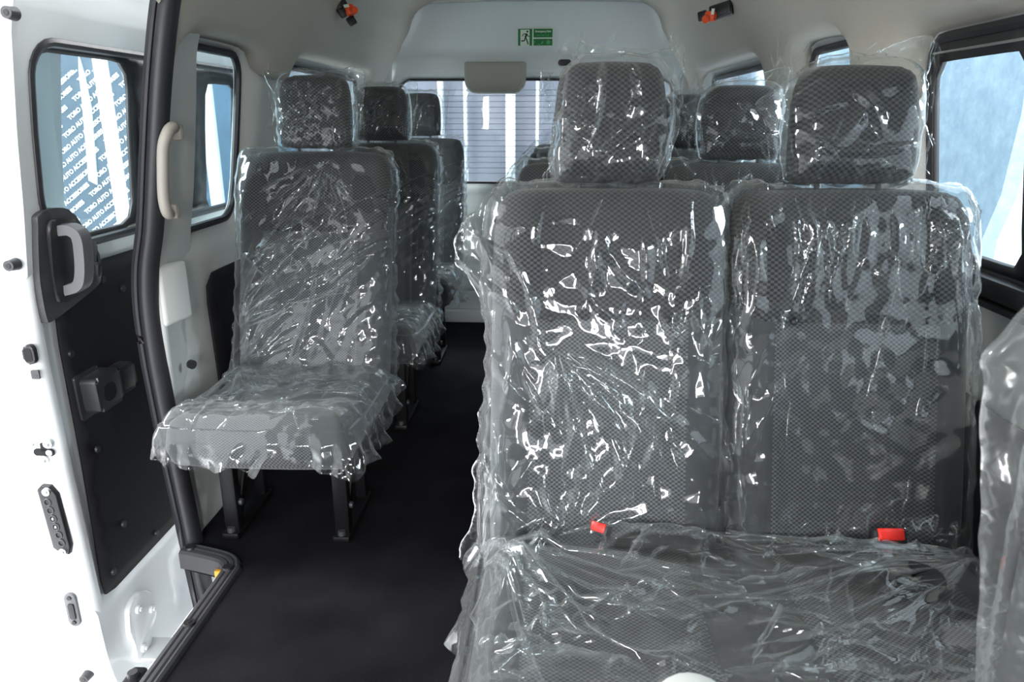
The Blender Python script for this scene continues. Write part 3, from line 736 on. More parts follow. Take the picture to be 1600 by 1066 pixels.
# ------------------------------------------------------------------ seats
BT, BB = .060, .048       # half thickness of a backrest, front / rear
def pillow(name, outline, ff, fb, sp, mat, to3, uvf=None):
    V, Fs, idx = tri_fill(outline, sp)
    bl = idx[0]; d = dist_poly(V, V[bl])
    wf = ff(V[:, 0], V[:, 1], d); wb = -fb(V[:, 0], V[:, 1], d)
    isb = np.zeros(len(V), bool); isb[bl] = True
    wf[isb] = 0
    N = len(V); mp = np.arange(N); inn = np.where(~isb)[0]; mp[inn] = N + np.arange(len(inn))
    A = to3(V[:, 0], V[:, 1], wf); B = to3(V[inn, 0], V[inn, 1], wb[inn])
    FB = mp[Fs][:, ::-1]
    uv = np.vstack([V, V[inn]])
    if uvf is not None: uv = uvf(uv, np.concatenate([wf, wb[inn]]))
    me = mesh_np(name, np.vstack([A, B]), np.vstack([Fs, FB]), True, uv)
    return me
def dome(d, r): t = np.clip(d / r, 0, 1); return np.sqrt(np.clip(1 - (1 - t) ** 2, 0, 1))
def to_back(u, v, w): return np.column_stack([u, -w, v])
def to_cush(u, v, w): return np.column_stack([u, v, w])

def back_outline(w, h): 
    a = w / 2
    return smooth_poly([(-a * .93, 0), (-a * .985, .02), (-a, .12), (-a, .35), (-a, .48), (-a * .985, .555), (-a * .93, h - .022), (-a * .82, h - .003), (-a * .5, h + .003), (0, h + .004), (a * .5, h + .003), (a * .82, h - .003), (a * .93, h - .022), (a * .985, .555), (a, .48), (a, .35), (a, .12), (a * .985, .02), (a * .93, 0), (0, -.004)], 4)
def back_front(w):
    def f(u, v, d):
        b = BT * dome(d, .062)
        au = np.abs(u)
        b = b - .010 * sstep(.125, .10, au) * sstep(.0, .05, d)                     # hollow centre
        vb = .40 + 8 * np.maximum(au - .128, 0) ** 2
        b = b - .004 * np.exp(-((v - vb) / .004) ** 2)                              # seam across
        b = b - .0035 * np.exp(-((au - .128) / .0035) ** 2) * (v < .40)             # seams down the panel
        b = b + .010 * sstep(.40, .47, v) * sstep(.60, .5, v)
        for (bu, bv) in ((-.095, .402), (.095, .402), (-.10, .205), (.10, .205)):
            b = b - .009 * np.exp(-(((u - bu) ** 2 + (v - bv) ** 2) / .00035))
        return b
    return f
BH = .622
def make_back_mesh(w): return pillow('seatback', back_outline(w, BH), back_front(w), lambda u, v, d: BB * dome(d, .045), .0085, None, to_back)
def head_outline(w, h):
    a = w / 2
    return smooth_poly([(-a * .80, 0), (-a * .97, .015), (-a * 1.0, .06), (-a * .985, h * .62), (-a * .90, h * .88), (-a * .70, h * .975), (-a * .3, h), (a * .3, h), (a * .70, h * .975), (a * .90, h * .88), (a * .985, h * .62), (a * 1.0, .06), (a * .97, .015), (a * .80, 0)], 5)
HT = .052
def make_head_mesh(w, h): return pillow('headrest', head_outline(w, h), lambda u, v, d: HT * dome(d, .045) - .002 * np.exp(-((d - .030) / .003) ** 2), lambda u, v, d: HT * dome(d, .045), .0075, None, to_back)

BACK_TILT = -math.radians(15.5); HEAD_TILT = -math.radians(9)
PIV = (.060, .365)     # y, z of the backrest pivot in the seat's frame

# ---- plastic covers
def crumple(u, v, seed, lam, n=7):
    rs = np.random.RandomState(seed); s = np.zeros_like(u)
    wu = u + .35 * lam * perlin(u / (lam * 1.7), v / (lam * 1.7), seed + 1); wv = v + .35 * lam * perlin(u / (lam * 1.7) + 9.1, v / (lam * 1.7), seed + 2)
    for i in range(n):
        a = rs.rand() * PI; l = lam * (.7 + .8 * rs.rand())
        mk = sstep(-.05, .35, perlin(u / (lam * 2.2) + 17.3 * i, v / (lam * 2.2) - 5.1 * i, seed + 3 + i))
        s += mk * tri((wu * math.cos(a) + wv * math.sin(a)) / l + rs.rand()) * l / lam
    return s / n * 2.2
def creases(u, v, segs):
    s = np.zeros_like(u)
    for (u0, v0, u1, v1, w, h) in segs:
        dx, dy = u1 - u0, v1 - v0; L = math.hypot(dx, dy); dx /= L; dy /= L
        t = (u - u0) * dx + (v - v0) * dy
        bow = .06 * L * np.sin(np.clip(t / L, 0, 1) * PI)
        n = -(u - u0) * dy + (v - v0) * dx - bow
        tp = np.clip(t / L, 0, 1); taper = np.clip(4 * tp, 0, 1) * np.clip(1.6 * (1 - tp), 0, 1)
        prof = np.where(n < 0, np.clip(1 + n / (w * .45), 0, 1), np.clip(1 - n / w, 0, 1))
        s += h * taper * prof * (t > 0) * (t < L)
    return s
def fan(cx, cy, a0, a1, n, l0, l1, w, h, seed):
    rs = np.random.RandomState(seed); out = []
    for i in range(n):
        a = math.radians(a0 + (a1 - a0) * (i + .7 * rs.rand()) / n); l = l0 + (l1 - l0) * rs.rand(); r0 = .01 + .015 * rs.rand()
        out.append((cx + r0 * math.cos(a), cy + r0 * math.sin(a), cx + l * math.cos(a), cy + l * math.sin(a), w * (.6 + .8 * rs.rand()), h * (.5 + rs.rand())))
    return out
def rand_creases(x0, y0, x1, y1, n, a, spread, l0, l1, w, h, seed):
    rs = np.random.RandomState(seed); out = []
    for i in range(n):
        x = x0 + (x1 - x0) * rs.rand(); y = y0 + (y1 - y0) * rs.rand(); an = math.radians(a + spread * (rs.rand() * 2 - 1)); l = l0 + (l1 - l0) * rs.rand()
        out.append((x, y, x + l * math.cos(an), y + l * math.sin(an), w * (.5 + rs.rand()), h * (.5 + rs.rand())))
    return out

def wobble(poly, sp, amp, lam, seed):
    Pp = resample(poly, sp); N = len(Pp); t = np.roll(Pp, -1, 0) - np.roll(Pp, 1, 0); t /= np.hypot(*t.T)[:, None] + 1e-9
    nrm = np.column_stack([t[:, 1], -t[:, 0]])
    s = np.cumsum(np.hypot(*(Pp - np.roll(Pp, 1, 0)).T))
    a = perlin(s / lam, s * 0 + seed * 3.7, seed) + .5 * tri(s / (lam * 1.3) + seed) - .25
    ramp = np.minimum(1, np.minimum(np.arange(N), N - np.arange(N)) / 10)
    return Pp + nrm * (a * amp * ramp)[:, None]

def pleat_strips(segs, to_w, n=9, seed=0):
    """small standing folds of the film: V shaped strips along segments (u0,v0,u1,v1,h)"""
    rs = np.random.RandomState(seed + 400); U, Vv, H, FF = [], [], [], []; b0 = 0
    for (u0, v0, u1, v1, h) in segs:
        t = np.linspace(0, 1, n); L = math.hypot(u1 - u0, v1 - v0)
        if L < 1e-4: continue
        nx, ny = -(v1 - v0) / L, (u1 - u0) / L
        bow = L * .10 * (rs.rand() - .5) * np.sin(t * PI) + L * .02 * rs.randn(n) * np.sin(t * PI)
        cu, cv = u0 + (u1 - u0) * t + nx * bow, v0 + (v1 - v0) * t + ny * bow
        prof = np.sin(np.clip(t, 0, 1) * PI) ** .6 * (.6 + .6 * rs.rand(n)); wid = .0022 + .25 * h
        lean = (rs.rand() - .5) * 1.6
        for off, hh in ((-wid, -.001), (lean * h, 1.0), (wid, -.001)):
            U.append(cu + nx * off * prof); Vv.append(cv + ny * off * prof); H.append(h * prof * hh if hh > 0 else np.full(n, hh))
        for k in (0, 1):
            for i in range(n - 1): FF.append((b0 + k * n + i, b0 + k * n + i + 1, b0 + (k + 1) * n + i + 1, b0 + (k + 1) * n + i))
        b0 += 3 * n
    return [tuple(x) for x in to_w(np.concatenate(U), np.concatenate(Vv), np.concatenate(H))], FF

def pleat_segs(x0, y0, x1, y1, n, a, spread, l0, l1, h, seed):
    rs = np.random.RandomState(seed); out = []
    for i in range(n):
        x = x0 + (x1 - x0) * rs.rand(); y = y0 + (y1 - y0) * rs.rand(); an = math.radians(a + spread * (rs.rand() * 2 - 1)); l = l0 + (l1 - l0) * rs.rand() ** 2
        out.append((x - .5 * l * math.cos(an), y - .5 * l * math.sin(an), x + .5 * l * math.cos(an), y + .5 * l * math.sin(an), h * (.5 + rs.rand())))
    return out
def pleat_fan(cx, cy, a0, a1, n, r0, l0, l1, h, seed):
    rs = np.random.RandomState(seed); out = []
    for i in range(n):
        a = math.radians(a0 + (a1 - a0) * (i + .8 * rs.rand()) / n); l = l0 + (l1 - l0) * rs.rand(); q = r0 * (.5 + rs.rand())
        out.append((cx + q * math.cos(a), cy + q * math.sin(a), cx + (q + l) * math.cos(a), cy + (q + l) * math.sin(a), h * (.5 + rs.rand())))
    return out

def film_bag(name, outline, solid, tf, tb, r, margin, sp, wr, mat, seed=1, wob=.008, amp_back=.004, gap=.004, pleats=()):
    """a bag of thin film over the 'solid' outline (front height tf, rear tb); both layers meet at the outline"""
    ol = wobble(outline, sp, wob, .035, seed)
    V, Fs, idx = tri_fill(ol, sp, rs=False); bl = idx[0]
    def fields(Q):
        d = dist_poly(Q, ol); d[~inside(Q, ol)] *= -1
        ds = dist_poly(Q, solid); ds[~inside(Q, solid)] *= -1
        k = dome(np.clip(ds + margin, 0, None), r + margin); e = sstep(0, .016, d)
        return k, e, 1 + 1.6 * sstep(.012, -.008, ds)
    u, v = V[:, 0], V[:, 1]
    def front(u, v):
        k, e, g = fields(np.column_stack([u, v])); return ((tf + gap) * k + wr(u, v) * g) * e + .004 * perlin(u * 30, v * 30, seed)
    k, e, g = fields(V)
    wf = ((tf + gap) * k + wr(u, v) * g) * e + .004 * perlin(u * 30, v * 30, seed)
    wb = -((tb + gap) * k + amp_back * g * crumple(u, v, seed + 50, .05)) * e + .004 * perlin(u * 30, v * 30, seed)
    isb = np.zeros(len(V), bool); isb[bl] = True
    N = len(V); mp = np.arange(N); inn = np.where(~isb)[0]; mp[inn] = N + np.arange(len(inn))
    VV = [tuple(x) for x in np.vstack([to_back(u, v, wf), to_back(u[inn], v[inn], wb[inn])])]
    FF = [tuple(f) for f in np.vstack([Fs, mp[Fs][:, ::-1]])]
    if pleats:
        pv, pf = pleat_strips(pleats, lambda a, b, h: to_back(a, b, front(a, b) + h), seed=seed)
        n0 = len(VV); VV += pv; FF += [tuple(i + n0 for i in f) for f in pf]
    me = mesh_np(name, VV, FF)
    me.materials.append(mat); return me

def film_drape(name, outline, sp, top, drop, wr, mat, seed, flare=.25, hem=.02, pleats=()):
    """film lying over a cushion and hanging down past its outline; 'drop' = function giving the hang length allowed"""
    ol = outline
    big = drop
    V, Fs, idx = tri_fill(big, sp, rs=True)
    dd, near = dist_poly(V, ol, True); ins = inside(V, ol); d = np.where(ins, 0, dd)
    u, v = V[:, 0], V[:, 1]
    nrm = np.where(d[:, None] > 1e-6, (V - near) / np.maximum(dd, 1e-6)[:, None], 0)
    per = near[:, 0] * 1.3 + near[:, 1] * 1.1
    fold = hem * (.7 * tri(per / .083 + seed + .8 * perlin(near[:, 0] * 9, near[:, 1] * 9, seed + 2)) - .35 + 1.6 * perlin(near[:, 0] * 13, near[:, 1] * 13, seed) + .6 * perlin(u * 34, v * 34, seed + 1)) * sstep(0, .09, d)
    inr = sstep(0, .05, np.where(ins, dd, 0))
    h = top(u, v, np.where(ins, dd, 0)) + wr(u, v) * (.35 + .65 * inr)
    out = .010 * sstep(0, .03, d) + flare * d + fold
    zdrop = np.sqrt(np.maximum(d * d - (.0 * out) ** 2, 0)) * .93
    X = np.where(ins, u, near[:, 0] + nrm[:, 0] * out); Y = np.where(ins, v, near[:, 1] + nrm[:, 1] * out)
    Z = np.where(ins, h, top(near[:, 0], near[:, 1], 0 * d) + wr(near[:, 0], near[:, 1]) * .35 * np.exp(-d * 20) - zdrop + .3 * wr(u, v))
    VV = [tuple(x) for x in np.column_stack([X, Y, Z])]; FF = [tuple(f) for f in Fs]
    if pleats:
        def tw(a, b, h):
            Q = np.column_stack([a, b]); q = dist_poly(Q, ol) * inside(Q, ol); inr_ = sstep(0, .05, q)
            return np.column_stack([a, b, top(a, b, q) + wr(a, b) * (.35 + .65 * inr_) + h])
        pv, pf = pleat_strips(pleats, tw, seed=seed); n0 = len(VV); VV += pv; FF += [tuple(i + n0 for i in f) for f in pf]
    me = mesh_np(name, VV, FF); me.materials.append(mat); return me

def bags_for_back(w, seed, sp, segs, left_wing=0, right_wing=0, amp=.010, lam=.06, pleats=(), grain=95):
    a = w / 2
    pts = [(-a - .020, -.03), (-a - .030, .05), (-a - .024, .18), (-a - .014, .30), (-a - .016, .40), (-a - .020 - left_wing * .35, .46), (-a - .022 - left_wing, .50), (-a - .020 - left_wing * .85, .555), (-a - .012 - left_wing * .3, .592), (-a * .95, BH + .012), (-a * .5, BH + .016), (0, BH + .018), (a * .5, BH + .016), (a * .95, BH + .010), (a + .012 + right_wing * .3, .57), (a + .014 + right_wing, .52), (a + .012 + right_wing * .5, .46), (a + .012, .40), (a + .014, .30), (a + .016, .15), (a + .020, .02), (a + .012, -.03)]
    ol = smooth_poly(pts, 4)
    def wr(u, v):
        low = sstep(.02, .12, v)
        mk = .35 + .65 * sstep(-.2, .25, perlin(u * 7 + seed, v * 7, seed + 8))
        ga = math.radians(grain); al = (u * math.cos(ga) + v * math.sin(ga)) * .32; ac = -u * math.sin(ga) + v * math.cos(ga)   # the film is pulled along its grain
        return amp * crumple(ac, al, seed, lam * .8) * mk + .40 * amp * crumple(ac, al, seed + 20, lam * .35) * sstep(.0, .3, perlin(u * 9, v * 9 + seed, seed + 9)) + creases(u, v, segs)
    return film_bag('plastic_cover', ol, resample(back_outline(w, BH), .01), BT, BB, .05, .02, sp, wr, M['film'], seed, wob=.010, pleats=pleats)

def head_bag(w, h, outline, seed, sp, segs=(), amp=.008, lam=.04, pleats=()):
    def wr(u, v):
        return amp * crumple(u, v, seed, lam) + .5 * amp * crumple(u, v, seed + 30, lam * .4) * sstep(.0, .3, perlin(u * 14, v * 14, seed)) + creases(u, v, segs)
    return film_bag('plastic_bag', smooth_poly(outline, 3), resample(head_outline(w, h), .008), HT, HT, .04, .012, sp, wr, M['bag'], seed, wob=.006, gap=.003, pleats=pleats)

def head_outline_bag(kind, w, h):
    a = w / 2
    if kind == 'wide':      # bag with two corners standing up
        return [(-a * .95, -.02), (-a - .010, .03), (-a - .012, h * .45), (-a - .020, h * .75), (-a - .034, h * .90), (-a - .040, h + .012), (-a * .9, h + .010), (-a * .3, h + .018), (a * .4, h + .014), (a + .016, h + .022), (a + .036, h + .006), (a + .032, h * .80), (a + .028, h * .45), (a + .024, .04), (a * .98, -.012), (0, -.035)]
    if kind == 'tall':
        return [(-a * .95, -.010), (-a - .008, .03), (-a - .004, h * .5), (-a * .92, h * .86), (-a * .66, h + .012), (-a * .55, h + .036), (-a * .35, h + .026), (0, h + .020), (a * .45, h + .012), (a * .85, h + .018), (a + .022, h + .026), (a + .026, h * .94), (a + .020, h * .86), (a + .024, h * .72), (a + .018, h * .40), (a + .010, .045), (a * .9, .0), (a * .5, -.012), (a * .25, -.030), (a * .1, -.008), (-a * .4, -.012)]
    # 'point': points at the upper right and mid left
    return [(-a * .92, -.008), (-a - .012, .02), (-a - .018, h * .36), (-a - .055, h * .66), (-a - .020, h * .82), (-a * .72, h + .004), (-a * .3, h + .016), (a * .35, h + .022), (a * .72, h + .036), (a + .018, h + .048), (a + .014, h * .92), (a + .010, h * .5), (a + .008, .06), (a + .004, .02), (a * .85, -.012), (0, -.020)]

def cushion_outline(w, dp):
    a = w / 2
    return smooth_poly([(-a, -dp + .05), (-a * .97, -dp + .015), (-a * .85, -dp), (0, -dp - .008), (a * .85, -dp), (a * .97, -dp + .015), (a, -dp + .05), (a, -.10), (a, .02), (a * .96, .05), (0, .055), (-a * .96, .05), (-a, .02), (-a, -.10)], 5)
CZ = .355     # mid plane of the cushion
def cush_f(halves):
    def f(u, v, d):
        b = .060 * dome(d, .055) + .022 * sstep(-.20, -.40, v) - .006
        b = b * (d > 0)
        uu = np.min([np.abs(u - c) for c in halves], axis=0)
        b = b - .004 * np.exp(-((uu - .128) / .004) ** 2) - .004 * np.exp(-((v + .33) / .004) ** 2) * (uu < .128)
        return b
    return f

def leg_pair(parent, x, zo=0.0):
    b = MB()
    b.box((x, -.105, .150 - zo / 2), (.040, .034, .30 + zo), bev=.006).box((x, -.01, .010 - zo), (.046, .26, .020), bev=.006)
    b.box((x, -.005, .150), (.026, .030, .35), rot=(-.55, 0, 0), bev=.006)
    b.box((x, .09, .15 - zo / 2), (.030, .030, .30 + zo), bev=.006)
    l = b.build('leg', M['blackmetal'], parent)
    for y in (-.125, .105): MB().cyl((x, y, .018 - zo), (x, y, .032 - zo), .012, .010, 12).build('bolt', M['greyplastic'], l)
    MB().cyl((x + .020, -.10, .07), (x + .028, -.10, .07), .010, .009, 12).build('bolt', M['greyplastic'], l)
    return l

def seat_frame(parent, w):
    return MB().box((0, -.12, .300), (w * .90, .30, .024), bev=.008).box((0, -.105, .292), (w * .88, .036, .036), bev=.006).build('seat_frame', M['blackmetal'], parent)

def add_back(parent, cx, w, back_me, film_me, head_me, bag_me, hw, buttons=True):
    bk = link('seatback', back_me, M['fab_back'], parent, (cx, PIV[0], PIV[1]), (BACK_TILT, 0, 0))
    if buttons:
        for bu, bv in ((-.095, .402), (.095, .402)):
            MB().sphere((bu, -.0475, bv), (.0062, .004, .0062), 12).build('button', M['blackplastic'], bk)
    if film_me: link('plastic_cover', film_me, None, bk)
    # headrest
    top = Vector((cx, PIV[0], PIV[1])) + Euler((BACK_TILT, 0, 0)).to_matrix() @ Vector((0, -.004, BH + .006))
    hd = link('headrest', head_me, M['fab_all'], parent, tuple(top + Vector((0, 0, .006))), (HEAD_TILT, 0, 0))
    for sx in (-.05, .05): MB().cyl((sx, 0, -.05), (sx, 0, .03), .0045, .0045, 10).build('headrest_post', M['greyplastic'], hd)
    if bag_me: link('plastic_bag', bag_me, None, hd)
    return bk, hd

def film_for_cushion(w, dp, halves, seed, sp, hang, segs=(), amp=.010, pleats=(), bumps=()):
    ol = cushion_outline(w + .012, dp + .006)
    f = cush_f(halves)
    def top(u, v, d):
        z = CZ + .066 * dome(np.maximum(d, .006), .05) + .022 * sstep(-.20, -.40, v)
        for (bu, bv, bs, bh) in bumps: z = z + bh * np.exp(-((u - bu) ** 2 + (v - bv) ** 2) / bs ** 2)
        return z
    def calm(u, v):
        q = np.ones_like(u)
        for (bu, bv, bs, bh) in bumps: q = q - .75 * np.exp(-((u - bu) ** 2 + (v - bv) ** 2) / bs ** 2)
        return np.clip(q, .2, 1)
    def wr(u, v): return calm(u, v) * amp * crumple(u, v, seed, .075) + .4 * amp * crumple(u, v, seed + 11, .028) * sstep(0, .3, perlin(u * 9, v * 9, seed)) + calm(u, v) * creases(u, v, segs)
    a = w / 2
    return film_drape('plastic_cover', resample(ol, .01), sp, top, hang, wr, M['film'], seed, pleats=pleats)

def make_seat(kind, film_sp, seeds, first):
    """kind 'single' | 'double' ; returns the seat's Empty with all its parts"""
    root = empty('single_seat' if kind == 'single' else 'double_seat')
    xs = [0.0] if kind == 'single' else [-.197, .197]
    w = .42 if kind == 'single' else .390
    W = .42 if kind == 'single' else .790
    dp = .385 if kind == 'single' else .43
    for i, cx in enumerate(xs):
        sd = seeds[i]
        if kind == 'single':
            segs = fan(-.20, .13, 22, 62, 10, .20, .46, .028, .016, 5) + fan(-.17, .02, 25, 80, 7, .10, .25, .02, .012, 6) + fan(.02, .58, 200, 330, 9, .08, .26, .016, .010, 7) + rand_creases(-.2, .3, .0, .5, 5, -40, 20, .1, .2, .02, .012, 8) + [(-.20, .24, .19, .44, .07, .022), (-.20, .30, .10, .46, .05, .016), (.20, .36, -.02, .18, .03, .016), (.03, .30, -.06, .02, .03, .014)]
            bag = back = None
            pl = pleat_fan(-.20, .13, 18, 62, 14, .02, .12, .45, .006, 5) + pleat_fan(-.19, .05, 10, 80, 12, .01, .04, .18, .004, 6) + pleat_segs(-.19, .05, .19, .56, 34, 45, 30, .03, .16, .004, 7) + pleat_fan(.06, .60, 200, 300, 10, .01, .08, .3, .005, 8) + pleat_segs(-.02, .0, .1, .12, 14, 20, 90, .02, .06, .004, 9)
            film = bags_for_back(w, sd, film_sp, segs + rand_creases(-.19, .1, .1, .45, 16, 44, 16, .10, .30, .016, .009, 71), .0, .006, .0052, pleats=pl, grain=48)
            hw, hh = .200, .192; hk = 'wide'; hsegs = rand_creases(-.08, .03, .06, .15, 16, 50, 30, .03, .07, .008, .005, 3); hamp, hlam = .004, .024; hpl = pleat_segs(-.09, .02, .09, .17, 80, 60, 45, .01, .045, .004, 31)
        elif i == 0:
            segs = fan(-.085, .36, 255, 335, 9, .14, .34, .020, .013, 11) + fan(-.06, .03, 20, 150, 8, .08, .2, .018, .012, 12) + [(-.17, .52, -.11, .34, .016, .012), (-.02, .56, -.05, .40, .02, .012), (.05, .56, .04, .38, .016, .010), (.12, .56, .10, .42, .018, .012), (.06, .33, .02, .14, .024, .016), (.11, .33, .10, .24, .018, .012), (-.16, .40, -.18, .22, .02, .014)] + rand_creases(.10, .34, .17, .46, 10, 60, 60, .03, .08, .01, .008, 13)
            pl = pleat_fan(-.085, .36, 250, 340, 10, .015, .1, .34, .006, 11) + pleat_segs(-.18, .02, .18, .56, 42, 100, 55, .02, .12, .004, 12) + pleat_segs(.10, .33, .18, .46, 22, 60, 90, .01, .05, .004, 13) + pleat_segs(-.18, .0, .18, .08, 14, 40, 50, .04, .14, .005, 14) + pleat_segs(-.205, .0, -.18, .5, 12, 92, 18, .04, .16, .005, 15)
            film = bags_for_back(w, sd, film_sp, segs + rand_creases(-.18, .05, .15, .55, 30, 100, 40, .06, .24, .012, .007, 72), .045, .0, .0042, .07, pleats=pl, grain=112)
            hw, hh = .186, .195; hk = 'tall'; hsegs = [(-.02, .185, -.045, .04, .010, .010), (.09, .14, -.03, .03, .012, .010), (.02, .19, .045, .12, .010, .008), (-.02, .18, -.04, .12, .012, .008), (.03, .16, .02, .10, .008, .006)] + rand_creases(-.08, .03, -.02, .15, 10, 30, 60, .02, .05, .007, .005, 15); hamp, hlam = .0035, .036; hpl = [(-.02, .185, -.045, .03, .006), (.085, .14, -.035, .03, .005), (-.09, .10, -.04, .085, .004), (.02, .19, .045, .12, .004)] + pleat_segs(-.09, .01, .09, .18, 26, 60, 60, .01, .05, .003, 32) + pleat_segs(-.09, -.01, .09, .02, 12, 20, 60, .02, .05, .004, 33)
        else:
            segs = rand_creases(-.12, .57, .18, .59, 24, -94, 16, .05, .18, .012, .010, 21) + [(-.085, .58, -.115, .40, .018, .014), (-.17, .56, -.18, .36, .022, .016), (.12, .57, .16, .30, .018, .013), (.16, .57, .185, .25, .014, .010), (.0, .24, .10, .18, .010, .006)] + rand_creases(-.08, .0, .15, .08, 12, 70, 60, .05, .12, .016, .010, 22) + fan(-.185, .14, 60, 120, 6, .1, .25, .02, .012, 23)
            pl = pleat_segs(-.15, .50, .19, .595, 44, 96, 18, .02, .09, .004, 21) + pleat_segs(-.19, .02, .19, .5, 22, 98, 30, .02, .2, .004, 22) + pleat_segs(-.10, -.0, .19, .09, 20, 50, 60, .02, .08, .004, 23) + pleat_segs(-.20, .1, -.17, .56, 12, 86, 14, .06, .2, .006, 24) + pleat_segs(.17, .1, .20, .5, 8, 94, 10, .06, .2, .005, 25)
            film = bags_for_back(w, sd, film_sp, segs, .006, .008, .0045, .09, pleats=pl)
            hw, hh = .204, .188; hk = 'point'; hsegs = [(-.02, .14, .03, .06, .02, .014), (-.09, .10, -.02, .12, .014, .008), (.09, .06, -.09, .052, .010, .010), (-.05, .05, -.10, .09, .010, .006), (.0, .12, -.05, .05, .018, .010)]; hamp, hlam = .0022, .05; hpl = [(-.09, .07, .05, .052, .005), (.09, .05, .01, .075, .004), (-.05, .06, -.035, .10, .004), (-.12, .12, -.06, .16, .004), (-.11, .08, -.05, .06, .004)] + pleat_segs(-.08, .0, .08, .05, 14, 10, 60, .02, .06, .003, 34)
        me_b = BACKS.setdefault(w, None) or make_back_mesh(w); BACKS[w] = me_b
        me_h = make_head_mesh(hw, hh)
        bagm = head_bag(hw, hh, head_outline_bag(hk, hw, hh), sd + 3, film_sp * .8, hsegs, hamp, hlam, hpl + pleat_segs(-hw / 2 - .03, 0, -hw / 2, hh + .03, 14, 80, 40, .03, .09, .004, sd) + pleat_segs(hw / 2, 0, hw / 2 + .03, hh + .03, 14, 100, 40, .03, .09, .004, sd + 1) + pleat_segs(-hw / 2, hh, hw / 2, hh + .03, 12, 70, 60, .02, .06, .004, sd + 2))
        add_back(root, cx, w, me_b, film, me_h, bagm, hw, True)
    f = cush_f(xs)
    mc = pillow('cushion', cushion_outline(W, dp), f, lambda u, v, d: .050 * dome(d, .03), .009, None, to_cush, lambda q, w_: np.column_stack([q[:, 0], q[:, 1] + np.where(q[:, 1] < -.25, w_, 0)]))
    if kind == 'double':     # uv measured from the nearer seat's centre
        l = mc.uv_layers['uv']; a = np.empty(len(l.data) * 2, np.float32); l.data.foreach_get('uv', a); a = a.reshape(-1, 2)
        a[:, 0] = np.where(a[:, 0] < 0, a[:, 0] + .197, a[:, 0] - .197); l.data.foreach_set('uv', a.ravel())
    cu = link('cushion', mc, M['fab_cush'], root, (0, 0, CZ))
    a = W / 2
    if kind == 'single':
        hang = smooth_poly([(-a - .02, .06), (-a - .05, -.05), (-a - .07, -.25), (-a - .07, -dp - .02), (-a - .01, -dp - .075), (-.10, -dp - .105), (-.03, -dp - .085), (.015, -dp - .115), (.05, -dp - .065), (.12, -dp - .085), (a + .02, -dp - .10), (a + .08, -dp - .05), (a + .10, -.22), (a + .08, -.05), (a + .02, .06), (0, .075)], 5)
        csegs = fan(-.15, -.10, 250, 330, 7, .08, .2, .02, .012, 31) + [(-.2, -.36, .18, -.34, .025, .012), (-.2, -.42, .12, -.44, .02, .010), (.0, -.44, .17, -.33, .02, .014), (.02, -.28, .20, -.20, .03, .014)] + rand_creases(-.2, -.45, .2, -.1, 16, 20, 70, .05, .14, .016, .009, 32)
        cpl = pleat_segs(-.19, -.38, .19, -.02, 60, 15, 70, .02, .14, .007, 51) + pleat_fan(-.12, -.06, 240, 330, 8, .02, .06, .18, .006, 52) + pleat_fan(.16, -.10, 170, 290, 8, .02, .06, .2, .005, 53)
    else:
        cpl = pleat_fan(-.385, -.02, 270, 352, 18, .03, .10, .42, .006, 54) + pleat_segs(-.37, -.42, .37, .0, 110, 22, 60, .02, .16, .008, 55) + pleat_fan(.40, -.03, 165, 215, 14, .05, .15, .6, .006, 56) + pleat_segs(-.39, -.02, .39, .03, 24, 0, 20, .05, .2, .006, 57)
        hang = smooth_poly([(-a - .02, .06), (-a - .05, -.02), (-a - .09, -.2), (-a - .11, -dp + .05), (-a - .05, -dp - .10), (-.2, -dp - .12), (.2, -dp - .10), (a + .05, -dp - .10), (a + .08, -.2), (a + .05, -.02), (a + .02, .06), (0, .075)], 5)
        csegs = fan(-.385, -.02, 275, 350, 12, .12, .42, .022, .014, 41) + fan(.40, -.03, 165, 215, 9, .2, .6, .020, .018, 42) + rand_creases(-.37, -.42, .37, -.02, 60, 25, 60, .05, .2, .014, .013, 43) + [(-.05, -.30, .36, -.16, .025, .013), (-.38, -.22, -.02, -.36, .02, .012), (.0, -.40, .39, -.30, .025, .014)]
    cf = film_for_cushion(W, dp, xs, seeds[-1] + 5, film_sp * 1.2, hang, csegs, .011, cpl, [] if kind == 'single' else [(.19, -.09, .10, .034), (-.10, .0, .09, .032), (-.205, .02, .05, .02)])
    link('plastic_cover', cf, None, cu, (0, 0, -CZ))
    seat_frame(root, W)
    for x in ((-.20, .10) if kind == 'single' else (-.33, .0, .33)): leg_pair(root, x, .025 if kind == 'single' else 0)
    return root
BACKS = {}

def buckle(parent, x, y, z, rz=0):
    b = empty('buckle', (x, y, z), (-.5, 0, rz)); b.parent = parent
    MB().box((0, 0, 0), (.052, .030, .024), bev=.005).box((0, .03, -.005), (.03, .05, .012), bev=.003).build('buckle_body', M['blackplastic'], b)
    MB().box((0, -.013, .004), (.040, .012, .019), bev=.003).build('release_button', M['red'], b)
    return b

ROWS = .755
front = make_seat('double', .0040, [3, 5, 9], True); front.location = (.392, 1.05, 0)
tag(front, 'nearest double seat in clear plastic with check fabric and red belt buckles', 'bus seat')
buckle(front, .245, .006, .446, .05); _b = buckle(front, -.205, .02, .436, -.5); _b.scale = (.62, .8, .8)
